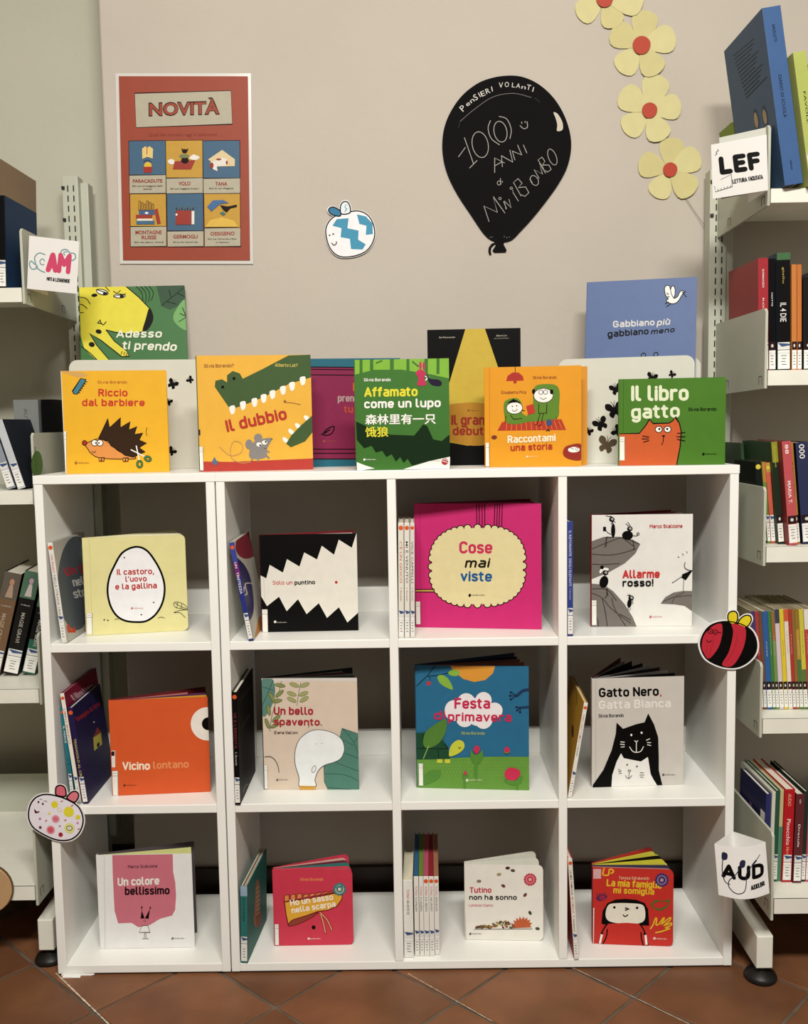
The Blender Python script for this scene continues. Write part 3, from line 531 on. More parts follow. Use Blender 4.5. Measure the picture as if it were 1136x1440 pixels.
# ------------------------------------------------------------------ books
def slabpts(w, h, r=0):
    P = [(0, 0)]
    if r:
        P += [(w-r+r*math.sin(R(a)), r-r*math.cos(R(a))) for a in (0, 30, 60, 90)] + [(w-r+r*math.cos(R(a)), h-r+r*math.sin(R(a))) for a in (0, 30, 60, 90)]
    else: P += [(w, 0), (w, h)]
    return P+[(0, h)]
def zc(key, pts):     # detail sheets: origin and magnification of each layout sheet
    ox, oy, k = SHEETS[key]; return [((x-ox)*k, (y-oy)*k) for x, y in pts]
def leaf(name, parent, w, h, th, a, y0, m, r=0, lift=.0005):
    o = prism(name, slabpts(w, h, r), 0, th, m, parent); o.location = (.0006, y0, lift); o.rotation_euler = (0, 0, R(a)); return o
def picture_book(key, label, base, spine=None, back=None, edge=None, board=False, opn=None, leaves=(), sheet='A', corners=None, group=None, ext=0, backw=1.0, name='picture_book', t=None, dy=0):
    d = FACE[key]; w, h = d['w'], d['h']; t = t or d['t']; a = d['open'] if opn is None else opn
    lean = max(0, d['lean']) if (opn == 0) else 0
    b = thing(name, label, 'book', (d['x'], d['y']+dy, d['z']+.0003), (R(-lean), R(d['roll']) if ext else 0, R(d['yaw'])), group)
    r = .009 if board else 0; ct = .0022
    m = card(base); mb = card(back or base); ms = card(spine or base); z0 = -ext
    pts = slabpts(w, h+ext, r); fc = prism('front_cover', [(x, z+z0) for x, z in pts], 0, ct, m, b)
    bk = prism('back_cover', [(x*backw, z+z0) for x, z in pts], 0, ct, mb, b); bk.location = (0, t-ct, 0); bk.rotation_euler = (0, 0, R(a))
    # spine: a strip between the two boards
    sp = box('spine', (-.0016, .0002, z0), (.0004, t-.0002, h+z0+ext), ms, b, .0007)
    pm = mat('page_edges', (0,0,0)) if edge is None else card(edge)
    pt = (t-2*ct)
    if a < 3: pg = prism('page_block', [(x*.985, z+.003) for x, z in slabpts(w, h-.006+ext*0, r)], 0, pt, pm, b); pg.location = (.001, ct, 0)
    else:
        pg = prism('page_block', [(x*.985, z+.0025) for x, z in slabpts(w, h-.005, r)], 0, pt*.5, pm, b); pg.location = (.001, ct, 0); pg.rotation_euler = (0, 0, R(.4))
        for fr, c, wf in leaves:
            leaf('page', b, w*.985*wf, h-.004 if not board else h-.001, .0011 if not board else .0016, a*fr, ct+pt*min(.95, .5+fr*.4), card(c), r, .002 if not board else .0005)
    A = Art('cover_print', b, w, h, zc(sheet, corners), lambda u, v, o: (u, -o, v))
    A.bk = b; return A
def logo(A, x0, y, x1, c):
    k = x1-x0; A.disc(c, x0+k*.09, y-k*.035, k*.08, k*.10, 20, 10); A.text(c, 'minibombo', (x0+k*.2, y), (x1, y), k*.10, .01, res=1)
def lab(A, x0, y0, x1, y1, sl=0):      # library call-number label, bottom left of the cover
    A = A.child('call_label')
    w, h = x1-x0, y1-y0; P = lambda u, v: (x0+u*w+sl*v, y0+v*h)
    c1 = (236, 234, 224)
    A.poly(c1, [P(0, 0), P(1, 0), P(1, 1), P(0, 1)]); A.line((120, 112, 104), w*.05, [P(.04, .01), P(.96, .01), P(.96, .99), P(.04, .99)], closed=True)
    A.line((90, 84, 78), w*.06, [P(.04, .2), P(.96, .2)])
    A.line((120, 112, 104), w*.05, [P(.2, .1), P(.8, .1)]); A.done()
def side_print(parent, side, t, h, d, corners, sheet):
    if side == 'right': return Art('cover_print', parent, d, h, zc(sheet, corners), lambda u, v, o: (t+o, u, v))
    return Art('cover_print', parent, d, h, zc(sheet, corners), lambda u, v, o: (-o, d-u, v))
def upright_book(key, label, spine, board=None, group=None, title=(), dot=None, call=True, bands=(), name='book', pages=None, callw=.9, blk=False, rnd_=False):
    d = STAND[key]; t, h, dp = d['t'], d['h'], d['d']
    b = thing(name, label, 'book', (d['x'], d['y'], d['z']+.0003), (0, R(d['th']), R(d['yaw'])), group)
    ct = min(.0016, t*.22); ms = card(spine); mb = card(board or spine)
    box('left_board', (0, .0012, 0), (ct, dp, h), mb, b); box('right_board', (t-ct, .0012, 0), (t, dp, h), mb, b)
    sp = box('spine', (0, 0, 0), (t, .0016, h), ms, b, min(.001, t*.12))
    box('page_block', (ct, .0016, .0022), (t-ct, dp-.003, h-.0022), card(pages) if pages else PAGES, b)
    W = t*1000; Hh = h*1000
    A = Art('spine_print', b, t, h, [(0, 0), (W, 0), (W, Hh), (0, Hh)], lambda u, v, o: (u, -o, v))
    for y0, y1, c in bands: A.rect(c, 0, Hh*y0, W, Hh*y1)
    M0 = A
    if dot: B = A.child('dot_sticker'); B.disc(dot, W/2, 9, W*.42, W*.42, 0, 14); B.done()
    for s, c, a0, a1, f in title: A.text(c, s, (W*(.5-f/2), Hh*a0), (W*(.5-f/2), Hh*a1), W*f*.9, .004, res=2)
    if call:
        A = M0.child('call_label')
        x0, x1 = W*(.5-callw/2), W*(.5+callw/2); y1 = Hh-4; y0 = y1-33
        if blk: A.rect((58, 34, 36), x0, y0-15, x1, y0-1); A.disc((210, 208, 200), W/2, y0-8, W*.18, 3)
        else: A.rect((222, 222, 218), x0, y0-14, x1, y0-1); A.poly((64, 84, 128), [(x0, y0-13), (x1, y0-11), (x1, y0-8), (x0+W*.3, y0-6)])
        A.rect((238, 237, 230), x0, y0, x1, y1); A.line((70, 66, 62), .35, [(x0, y0+5), (x1, y0+5)])
        for k in range(4): A.line((60, 56, 54), 1.1, [(W*(.28+.06*(k % 2)), y0+9.5+k*5.2), (W*(.72-.05*(k % 3)), y0+9.5+k*5.2)])
    if call: A.done()
    A = M0; A.bk = b; A.t, A.h, A.dp = t, h, dp
    if A.F: A.done()
    return A
# ---- books standing open or closed, cover to the front
RD = (196, 44, 40); BK = (30, 26, 24)
A = picture_book('riccio', 'yellow picture book with a spiky brown hedgehog, far left on top of the narrow bookcase', (240, 182, 44), spine=(226, 214, 196), sheet='A', corners=[(86.8,522),(233.6,521),(238,662.4),(93,667)], opn=12, edge=(226, 220, 204))
A.poly((214, 168, 96), [(342,558),(440,562),(486,580),(440,592),(380,575)], 1)
A.shape((70, 132, 150), K, 5, [(402,668),(448,598),(478,604),(470,622),(428,685),(408,682)])
for i in range(6): A.line(K, 5, [(432+i*8, 672-i*12), (444+i*8, 678-i*12)])
A.title((178, 88, 40), 'Silvia Borando', (541,626), (703,626), 15, .16)
A.title((204, 56, 40), 'Riccio', (545,697), (706,697), 40, .2); A.title((204, 56, 40), 'dal barbiere', (455,750), (800,750), 38, .2)
A.shape((228, 150, 78), K, 4, [(470,962),(500,945),(545,930),(600,950),(660,1000),(745,1028),(720,1040),(560,1036),(505,1012),(485,985)], 1)
for x in (560, 692): A.shape((228, 150, 78), K, 4, [(x-14,1034),(x-12,1054),(x-2,1054),(x,1038),(x+4,1054),(x+14,1052),(x+16,1034)])
A.shape((66, 44, 30), K, 3, [(545,930),(597,818),(608,868),(668,812),(666,868),(720,835),(712,880),(756,862),(742,905),(788,897),(768,935),(808,952),(768,976),(800,1000),(768,1014),(735,1030),(690,1020),(650,990),(612,968),(598,940)])
A.oval((176, 50, 42), K, 4, 468, 953, 13); A.oval(WH, K, 4, 523, 952, 17); A.oval(WH, K, 4, 553, 952, 17); A.disc(K, 530, 953, 4.5); A.disc(K, 547, 953, 4.5)
A.line(K, 3, [(508,998),(519,1007),(530,996)], 1)
A.line(WH, 6, [(752,966),(768,1046)]); A.line(WH, 6, [(722,988),(800,1026)]); A.ring(K, 12, 770, 1067, 13, 17); A.ring((70, 140, 84), 6, 770, 1067, 13, 17); A.ring(K, 12, 815, 1037, 16, 11, 20); A.ring((70, 140, 84), 6, 815, 1037, 16, 11, 20)
A.line(K, 2.5, [(812,865),(806,890),(812,912)], 1)
logo(A, 412, 1066, 495, (150, 100, 50)); lab(A, 346, 890, 368, 1118, 0); A.done()

A = picture_book('adesso', 'green picture book with a yellow leopard, leaning behind the leftmost hedgehog book', (52, 110, 50), sheet='A', corners=[(109.8,400.4),(253.3,406.3),(269.9,506.4),(116,507)], opn=0, ext=.203, edge=(220, 214, 196))
g = (52, 110, 50); y_ = (226, 214, 56)
A.shape((30, 70, 38), None or (30, 70, 38), 2, [(850,98),(1000,100),(1010,190),(930,222),(885,200)])
for p in ([(885,200),(990,115)], [(930,160),(915,120)], [(960,140),(1000,160)], [(910,180),(960,195)]): A.line((20, 50, 28), 4, p)
A.shape((112, 168, 96), (112, 168, 96), 2, [(1005,175),(965,225),(955,270),(985,310),(1040,335),(1045,250)], 1)
for p in ([(985,290),(1030,262)], [(995,215),(1022,265)], [(985,245),(1018,262)], [(1025,262),(1030,305)]): A.line(K, 4, p)
for i in range(4): A.line(K, 3.5, [(740+i*22, 92), (775+i*20, 130), (785+i*14, 190-i*6)], 1)
A.poly(y_, [(408,80),(680,84),(760,150),(822,210),(808,330),(720,345),(640,330),(590,316),(640,380),(716,440),(732,470),(690,472),(560,370),(497,332),(540,400),(626,498),(555,498),(470,420),(440,330),(420,200)])
A.line(K, 5, [(680,84),(760,150),(822,210)]); A.line(K, 5, [(590,316),(640,330),(720,345),(800,335)]); A.line(K, 5, [(590,316),(640,380),(716,440),(732,470),(690,472),(560,370),(497,332),(540,400),(626,498)]); A.line(K, 5, [(445,400),(510,450),(560,500)])
A.poly(K, [(822,208),(848,262),(828,318),(795,332),(806,270)], 1)
for cx, cy, rx, ry, r_ in ((560,112,34,13,18),(655,138,32,10,4)): A.oval(WH, K, 5, cx, cy, rx, ry, r_)
A.disc(K, 575, 120, 12, 8); A.disc(K, 668, 140, 12, 7); A.line(K, 5, [(525,96),(590,120)]); A.line(K, 4, [(622,138),(690,128)]); A.line(K, 4, [(575,85),(600,110)]); A.line(K, 4, [(620,110),(640,122),(660,108)], 1)
A.disc(K, 517, 126, 17, 9); A.disc(K, 549, 324, 18, 12, 20); A.disc(K, 512, 396, 18, 14, 20)
A.line(K, 5, [(540,276),(556,260),(560,280),(540,276)]); A.line(K, 5, [(556,268),(572,288),(590,270)], 1)
for p in ([(425,130),(470,140),(495,172)], [(418,170),(450,172),(480,196)], [(425,215),(460,215)]): A.line(K, 4, p, 1)
for p in ([(690,440),(684,458)], [(705,445),(700,464)], [(718,452),(714,468)]): A.line(K, 4, p)
A.title((222, 224, 206), 'Adesso', (650,363), (902,372), 42, .2); A.title((222, 224, 206), 'ti prendo', (690,430), (990,450), 46, .2)
A.done()

A = picture_book('dubbio', 'yellow and red picture book with crocodile jaws and a grey mouse', (238, 182, 66), spine=(60, 84, 48), sheet='B', corners=[(278.5,500.2),(438.5,501.5),(440,661.3),(281,663)], opn=10, edge=(226, 220, 204))
gc = (66, 92, 50)
A.poly((186, 62, 52), [(80,790),(240,794),(690,780),(690,845),(80,850)])
A.poly(gc, [(240,506),(196,440),(166,395),(170,362),(205,355),(232,372),(232,335),(262,312),(300,325),(316,354),(420,305),(560,235),(676,233),(678,352),(560,385),(420,455),(300,500),(270,508)])
for x, y in ((257,522),(314,500),(376,484),(425,464),(472,444),(528,422),(576,402),(633,374)): A.poly(WH, [(x-15,y-20),(x+13,y-26),(x+13,y+6),(x+4,y+18),(x-8,y+16)], 1)
for x, y in ((535,680),(566,636),(602,606),(650,566)): A.poly(WH, [(x-14,y-8),(x-2,y-14),(x+18,y+4),(x+10,y+16),(x-6,y+10)], 1)
A.poly(gc, [(540,700),(570,655),(620,605),(682,552),(682,640),(640,690),(565,720)])
A.disc(K, 208, 396, 8); A.disc(K, 269, 352, 8)
A.title((150, 92, 50), 'Silvia Borando?', (110,292), (270,292), 17, .16); A.title((206, 190, 90), 'Alberto Lot?', (487,293), (608,297), 17, .16)
A.title((186, 54, 40), 'Il dubbio', (228,637), (550,572), 62, .2)
A.line((150, 96, 60), 3, [(540,482),(580,486),(620,495)]); A.disc((150, 96, 60), 537, 477, 7)
A.line((196, 150, 96), 4, [(185,712),(240,760),(300,745),(305,700),(265,685),(245,720),(250,775),(300,800),(350,795)], 1)
gm = (138, 134, 132)
A.disc(gm, 343, 702, 20, 26); A.disc(gm, 392, 668, 22, 22); A.poly(gm, [(345,770),(350,720),(370,690),(410,675),(465,672),(440,722),(435,765),(400,780)], 1)
A.line(gm, 9, [(360,770),(356,790)]); A.line(gm, 9, [(392,776),(388,794)]); A.line(gm, 9, [(430,760),(450,778)]); A.line(gm, 7, [(430,735),(452,745)])
A.disc(WH, 396, 703, 14, 11); A.disc(WH, 426, 693, 14, 11); A.disc(K, 402, 707, 5); A.disc(K, 432, 690, 5); A.line(K, 2.5, [(420,722),(434,726)]); A.disc(K, 465, 675, 3)
A.poly((90, 110, 140), [(158,766),(166,785),(178,792),(162,815),(142,795)]); lab(A, 70, 712, 98, 838)
A.rect((66, 44, 48), 64, 620, 84, 650); A.done()

A = picture_book('pink', 'magenta and teal picture book half hidden behind the green one with Chinese lettering', (34, 104, 124), sheet='B', corners=[(433,505),(562,503),(565,652),(434,654)], opn=0, edge=(200, 190, 170))
mg = (136, 34, 76)
A.poly(mg, [(640,292),(1140,288),(1150,775),(640,770)])
for y in (288, 300, 328, 716, 738, 768): A.line(K, 5, [(640,y),(1150,y+2)])
A.title((176, 150, 150), 'prenderti', (812,466), (990,468), 36, .2); A.title((190, 70, 40), 'tu', (845,524), (893,524), 36, .2); A.title((190, 100, 40), 'I', (893,412), (905,412), 42, .2)
A.shape(None, K, 6, [(735,640),(750,612),(790,596),(784,625),(765,640)], 1); A.line(K, 6, [(722,640),(770,612),(745,632)]); logo(A, 730, 676, 800, (170, 80, 70)); A.done()

A = picture_book('affamato', 'green picture book with Italian and Chinese title over a wolf shaped shadow', (64, 118, 46), sheet='C', corners=[(499,506),(630.7,505),(633.7,661),(502,663)], opn=9, edge=(226, 220, 204))
A.poly((132, 186, 62), [(28,218),(472,216),(474,312),(380,290),(250,268),(120,268),(30,290)], 0)
for x, w_ in ((60,14),(110,16),(205,18),(280,14),(365,16),(420,14)): A.rect((64, 118, 46), x-w_/2, 215, x+w_/2, 290)
A.line((64, 118, 46), 8, [(130,236),(160,225)]); A.line((64,118,46), 8, [(300,230),(330,255)])
A.poly((30, 58, 30), [(36,512),(110,545),(200,575),(310,580),(335,550),(352,527),(372,535),(400,598),(440,606),(476,575),(480,700),(380,702),(300,722),(280,690),(262,710),(245,682),(225,704),(205,668),(180,682),(160,652),(130,660),(110,628),(75,640),(40,600)])
A.title(WH, 'Silvia Borando', (73,322), (199,322), 14, .16); A.title((232, 222, 60), 'Affamato', (75,396), (326,394), 44, .2); A.title(WH, 'come un lupo', (75,450), (434,446), 40, .2)
A.text(WH, '森林里有一只', (80,522), (412,520), 36, .02); A.text((232, 222, 60), '饿狼', (80,582), (190,580), 36, .02)
pk = (196, 50, 90)
A.poly(pk, [(318,290),(325,272),(345,270),(364,285),(356,310),(366,340),(325,342),(330,310)], 1); A.disc(pk, 338, 250, 6, 20); A.disc(pk, 354, 252, 6, 20); A.line(WH, 5, [(360,300),(375,305),(362,320)]); A.poly((48, 36, 66), [(366,290),(385,312),(420,316),(438,330),(430,346),(395,342),(378,325)], 1)
A.poly(WH, [(478,738),(260,740),(380,702),(480,680)]); A.poly(WH, [(38,705),(80,722),(125,736),(40,748)]); A.disc((176, 52, 60), 455, 704, 16); A.line(WH, 3, [(442,700),(468,708)]); A.line(WH, 3, [(446,692),(470,698)]); A.text((120,110,100), 'libri in lingua', (392,702), (430,702), 5, .005, res=1)
logo(A, 70, 696, 132, WH); A.done()

A = picture_book('debutto', 'tall black picture book with a yellow spotlight cone, behind the orange family book', (26, 24, 22), sheet='C', corners=[(601.3,464.5),(731.2,460.7),(733,652),(603,655)], opn=0, edge=(200, 190, 170))
A.poly((206, 178, 66), [(548,74),(638,71),(745,380),(770,560),(560,622),(430,600),(440,430)])
A.poly((184, 132, 40), [(440,450),(540,420),(640,422),(740,440),(768,560),(700,605),(590,622),(480,605),(430,580)], 1)
A.title((150, 40, 30), 'Il gran', (480,526), (640,524), 46, .2); A.title((150, 40, 30), 'debutto', (487,574), (690,572), 40, .2)
A.text((196,188,170), 'Eva Francescutto', (425,120), (500,118), 8, .01, res=1); A.text((196,188,170), 'Alberto Lot', (692,110), (742,108), 8, .01, res=1); A.text((150,140,130), 'una storia di teatro', (682,122), (752,119), 7, .005, res=1); logo(A, 556, 458, 610, (120, 80, 30)); A.done()

A = picture_book('raccontami', 'orange picture book with a white haired figure reading in a green armchair', (232, 158, 34), back=(222, 150, 50), sheet='C', corners=[(682.5,517),(818.6,515),(817,658),(683,655)], opn=10, edge=(226, 190, 120), backw=1.09)
A.line((204, 132, 30), 3, [(664,256),(664,722)])
A.line(K, 3, [(784,255),(784,282)]); A.poly((178, 52, 40), [(742,322),(748,298),(770,282),(800,282),(820,300),(824,320)]); A.disc((178,52,40), 783, 326, 8)
A.title((150, 70, 30), 'Silvia Borando', (866,314), (980,314), 14, .16); A.title((150, 70, 30), 'Elisabetta Pica', (719,382), (834,382), 14, .16)
A.poly((186, 58, 40), [(722,512),(1000,505),(1022,556),(700,552)])
for i in range(12): A.line((232,158,34), 2, [(745+i*22, 512), (740+i*24, 552)])
ga = (96, 136, 44)
A.poly(ga, [(868,380),(880,346),(920,338),(970,342),(992,370),(990,440),(978,500),(880,512),(838,512),(840,480),(865,470)], 1); A.poly(ga, [(730,430),(750,408),(790,402),(812,425),(815,470),(838,490),(835,515),(770,524),(738,505)], 1)
A.oval(WH, K, 3, 916, 392, 46, 34); A.oval(WH, K, 3, 780, 448, 38, 28); A.poly(K, [(745,425),(775,405),(812,425),(790,422)]); A.disc(K, 870, 372, 8, 12); A.disc(K, 955, 375, 8, 12)
A.ring(K, 2.5, 904, 376, 10); A.ring(K, 2.5, 926, 376, 10); A.line(K, 2.5, [(900,402),(916,410),(930,402)], 1); A.disc(K, 770, 440, 3); A.disc(K, 790, 438, 3); A.line(K, 2.5, [(768,456),(780,464),(794,454)], 1)
A.line(K, 3, [(895,430),(892,475),(930,475),(932,430)]); A.line(K, 3, [(900,476),(884,528),(872,530)]); A.line(K, 3, [(915,476),(902,532),(890,534)]); A.line(K, 3, [(760,480),(775,500),(815,498)]); A.line(K,3,[(740,485),(735,515)]); A.line(K,3,[(977,495),(977,505)])
A.poly((196, 56, 40), [(834,440),(868,430),(878,472),(844,482)]); A.line(K, 3, [(812,458),(828,462)])
A.disc((54, 84, 130), 942, 520, 13, 16); A.line(K, 4, [(928,560),(936,552),(944,560)]); A.disc((120, 50, 34), 685, 582, 13, 9)
A.title((238, 226, 196), 'Raccontami', (747,612), (972,608), 34, .2); A.title((186, 60, 34), 'una storia', (760,648), (956,646), 30, .2)
A.poly((150, 44, 34), [(1008,650),(1030,630),(1094,626),(1094,696),(1040,694),(1010,676)], 1); A.disc(WH, 1058, 650, 28, 13); A.line(K, 2.5, [(1040,640),(1060,648)]); A.ring(K, 2, 1072, 648, 5, 7)
logo(A, 832, 678, 888, (240, 222, 170)); lab(A, 645, 607, 662, 716); A.done()

A = picture_book('gabbiano', 'blue picture book with a small white seagull, leaning behind the right butterfly stand', (92, 112, 158), sheet='D', corners=[(825.8,399.7),(978,387),(980,507),(823.5,501)], opn=0, ext=.186, edge=(220, 214, 200))
A.title((206, 204, 200), 'Gabbiano', (342,390), (592,382), 38, .2); A.title((206, 204, 200), 'più', (606,385), (690,380), 38, .2, .18)
A.title(K, 'gabbiano', (312,447), (556,436), 38, .2); A.title(K, 'meno', (570,438), (722,428), 32, .2, .18)
A.shape(WH, K, 5, [(660,200),(652,178),(650,150),(662,136),(680,138),(688,160),(694,142),(708,138),(718,160),(718,190),(712,214),(735,204),(748,178),(762,164),(776,168),(772,182),(760,200),(742,230),(718,246),(690,246),(668,236),(664,224),(676,218),(664,206)], 1)
A.line(K, 4.5, [(688,160),(696,190),(712,214)], 1); A.line(K, 4, [(662,182),(676,184)]); A.line(K, 4, [(668,204),(684,204)]); A.disc(K, 764, 172, 3)
A.line(K, 5, [(765,170),(795,205)]); A.line(K, 5, [(775,180),(790,168)]); A.line(K, 5, [(655,250),(680,236)]); A.line(K, 5, [(664,268),(695,246)]); A.line(K, 4, [(665,190),(680,190)]); A.line(K, 4, [(668,205),(684,205)])
for x in (527, 605): A.ring(K, 5, x, 566, 14, 14)
A.done()

A = picture_book('librogatto', 'green picture book with a staring orange cat, far right on top of the bookcase', (74, 124, 34), sheet='D', corners=[(870.8,533.6),(1021.4,530.9),(1019,654.4),(871.5,655)], opn=12, edge=(226, 220, 204))
A.line((60, 104, 28), 4, [(420,712),(424,1246)])
A.title((222, 228, 196), 'Il libro', (468,852), (822,850), 92, .2); A.title((222, 228, 196), 'gatto', (470,962), (768,954), 82, .2)
A.shape((206, 94, 46), K, 7, [(380,1052),(520,1050),(560,1000),(580,965),(604,990),(700,988),(726,972),(740,950),(765,990),(776,1040),(770,1130),(745,1260),(380,1260)])
for x, dx in ((638, 4), (692, -2)): A.oval(WH, K, 5, x, 1026, 21, 19); A.disc(K, x+dx, 1024, 7)
A.poly(K, [(655,1062),(680,1062),(668,1078)]); A.line(K, 5, [(668,1076),(664,1105),(655,1122)], 1)
for p in ([(538,1066),(580,1074)], [(534,1084),(578,1084)], [(544,1104),(580,1094)], [(750,1052),(800,1046)], [(746,1072),(802,1072)], [(750,1088),(800,1098)]): A.line(K, 6, p, 0)
A.title(K, 'Silvia Borando', (820,914), (994,912), 20, .16); logo(A, 904, 1182, 994, K); lab(A, 398, 1070, 432, 1214); A.done()

# ---- middle rows
A = picture_book('castoro', 'pale yellow board book with a big white egg on the cover', (232, 224, 160), board=True, edge=(236, 230, 190), back=(232, 224, 168), sheet='E', corners=[(118,756.8),(261,752.5),(265.3,888),(122,894)], leaves=[(.4, (236, 232, 200), 1), (.7, (228, 224, 190), .98)])
A.line((214, 204, 140), 3, [(366,322),(378,900)])
A.shape((238, 238, 240), K, 12, [(636,376),(700,395),(752,460),(792,540),(808,620),(795,705),(755,775),(700,815),(640,822),(570,812),(520,780),(485,720),(470,640),(480,560),(510,490),(560,410)], 1)
A.title((190, 54, 50), 'Il castoro,', (526,542), (746,538), 34, .2); A.title((190, 54, 50), "l'uovo", (576,583), (702,580), 32, .2); A.title((190, 54, 50), 'e la gallina', (516,628), (762,622), 34, .2)
for x, y in ((571,438),(742,706),(668,778),(448,806),(470,809)): A.disc(K, x, y, 5, 4)
for p in ([(510,808),(522,800),(535,806)], [(768,800),(785,794),(806,800)]): A.line(K, 3, p, 1)
A.shape(None, K, 3, [(862,710),(890,706),(930,725),(946,752),(905,745),(870,735)], 1); A.line(K, 3, [(870,712),(910,735),(946,750),(900,755),(862,768),(900,770),(930,800)], 1); A.line(K, 3, [(885,708),(880,738)]); A.line(K, 3, [(910,715),(905,745)])
logo(A, 606, 742, 682, (206, 120, 110)); lab(A, 342, 764, 378, 892); A.done()

A = picture_book('puntino', 'picture book with jagged black teeth on white and one red dot', (30, 26, 24), back=(120, 30, 38), spine=(70, 22, 26), sheet='F', corners=[(366.4,752.8),(502.6,751.4),(504.4,888.3),(368.2,888.7)], edge=(214, 206, 200), leaves=[(.5, (220, 214, 208), .97)])
A.poly((228, 224, 212), [(290,562),(328,582),(350,500),(430,548),(456,466),(532,512),(562,426),(640,470),(670,386),(745,442),(775,350),(855,400),(884,312),(895,300),(897,795),(824,860),(772,765),(698,830),(648,738),(572,805),(520,712),(450,785),(404,695),(330,752),(294,690)])
A.line((200, 196, 186), 2, [(312,575),(316,728)])
A.title(RD, 'Solo un', (366,622), (488,622), 24, .16); A.title(K, 'puntino', (500,624), (627,622), 26, .22); A.disc(RD, 757, 611, 9)
A.disc((226,222,212), 378, 849, 8); A.text((200,196,186), 'minibombo', (390,856), (450,856), 7, .01, res=1); lab(A, 298, 772, 334, 912); A.done()

A = picture_book('cose', 'large magenta picture book with a scalloped cream cloud on its cover', (206, 44, 116), back=(128, 20, 44), spine=(160, 30, 84), sheet='G', corners=[(580.7,708.6),(757.9,709.3),(760.2,886.7),(582.3,881.4)], edge=(150, 40, 70), leaves=[(.5, (196, 60, 110), .98), (.75, (120, 24, 48), .99)])
A.line((178, 34, 98), 3, [(210,125),(214,880)])
for x in (556, 572, 590, 606, 668, 684, 698, 714): A.line(K, 5, [(x, 118), (x+(2 if x < 640 else -4), 290)])
A.line(K, 5, [(180,647),(300,648)]); A.line(K, 5, [(180,662),(300,664)]); A.line((214,170,90), 9, [(180,655),(300,656)])
N_ = 44; cx, cy = 563, 508; pts = []; blobs = []
for k in range(N_):
    a = 2*math.pi*k/N_; c_, s_ = math.cos(a), math.sin(a); q = .62
    blobs.append((cx+280*math.copysign(abs(c_)**.78, c_), cy+234*math.copysign(abs(s_)**.78, s_)))
for x, y in blobs: A.lay -= .85; A.disc(K, x, y, 26, n=14)
A.lay += 1
for x, y in blobs: A.lay -= .85; A.disc((232, 220, 166), x, y, 20, n=14)
A.lay += 1
A.poly((232, 220, 166), blobs)
A.title((206, 50, 92), 'Cose', (450,430), (654,432), 72, .2); A.title((50, 38, 26), 'mai', (484,518), (634,518), 58, .2, .16); A.title((30, 92, 150), 'viste', (458,600), (652,604), 62, .2)
logo(A, 506, 690, 610, K); lab(A, 182, 722, 212, 862); A.done()

A = picture_book('allarme', 'white picture book with grey leaves and small black ants', (228, 226, 220), back=(110, 26, 26), spine=(150, 40, 36), sheet='H', corners=[(832.2,724),(973.4,724),(973.4,881.4),(832.2,881)], edge=(214, 210, 208), leaves=[(.45, (206, 202, 200), .99), (.8, (130, 36, 36), 1)])
gl = (122, 114, 108); gv = (70, 62, 58)
A.poly(gl, [(225,352),(300,326),(400,326),(480,345),(525,372),(495,430),(430,490),(330,545),(225,585)]); 
for p in ([(225,400),(300,370),(400,332)], [(225,430),(330,438),(420,425),(500,400)], [(225,492),(300,495),(400,490)], [(400,332),(450,345),(520,372)], [(320,326),(310,380)], [(430,345),(485,385)]): A.line(gv, 6, p, 1)
A.poly(gl, [(225,612),(300,618),(360,660),(430,740),(480,820),(505,880),(225,880)])
for p in ([(225,670),(290,700),(350,770),(470,860)], [(290,700),(310,780),(325,880)], [(350,700),(370,770),(440,880)], [(225,645),(320,650),(380,720)], [(228,780),(262,830),(270,880)], [(400,800),(470,840)]): A.line(gv, 6, p, 1)
A.poly(gl, [(652,740),(680,700),(730,672),(790,662),(848,664),(848,790),(800,755),(740,745)]); A.line(gv, 5, [(665,728),(740,700),(848,690)], 1); A.line(gv, 4, [(720,744),(740,700),(800,670)], 1)
def ant(hx, hy, bx, by, bw, bh, r_=0):
    A.disc(K, bx, by, bw, bh, r_); A.disc(K, hx, hy, 17, 15); A.disc(WH, hx+2, hy-1, 7); A.disc(K, hx+3, hy-1, 3.5); A.line(K, 5, [(hx, hy), (bx, by-bh*.6)])
ant(350,220,358,288,13,44); ant(460,278,446,318,34,28); ant(312,546,302,602,27,38,14); ant(470,702,460,735,14,28,8)
for p in ([(345,205),(312,196)], [(352,205),(338,198)], [(455,262),(434,246)], [(465,262),(446,236)], [(462,690),(445,684)], [(472,690),(455,680)], [(345,250),(355,232),(372,238)], [(345,310),(325,300),(310,280)], [(315,325),(315,380),(305,385)], [(350,328),(318,325)], [(478,348),(488,400),(480,402)], [(480,320),(500,322),(510,308)], [(322,640),(318,690),(306,700)], [(318,645),(328,690)], [(452,762),(452,780)], [(466,762),(462,782)], [(480,715),(480,740)]): A.line(K, 3.5, p, 1)
A.rect(K, 296, 264, 314, 290); A.ring(K, 3, 510, 310, 8); A.poly(WH, [(274,540),(284,520),(310,514),(330,520),(326,532),(300,530),(282,548)], 1); A.disc(K, 290, 512, 12)
A.poly(K, [(848,532),(782,560),(778,580),(805,596)]); A.line(K, 4, [(848,540),(810,530),(795,510),(800,485)], 1); A.line(K, 3, [(778,575),(722,612),(722,604)]); A.line(K, 3, [(792,590),(790,662)])
for p in ([(754,450),(764,456)], [(780,432),(790,442)], [(808,418),(812,430)]): A.line(K, 3, p)
A.title((200, 56, 56), 'Marco Scalcione', (581,274), (781,274), 20, .16); A.title((206, 50, 48), 'Allarme', (416,580), (645,580), 48, .2); A.title(K, 'rosso!', (416,632), (606,632), 44, .2)
logo(A, 582, 822, 662, (206, 100, 96)); lab(A, 226, 714, 258, 868); A.done()

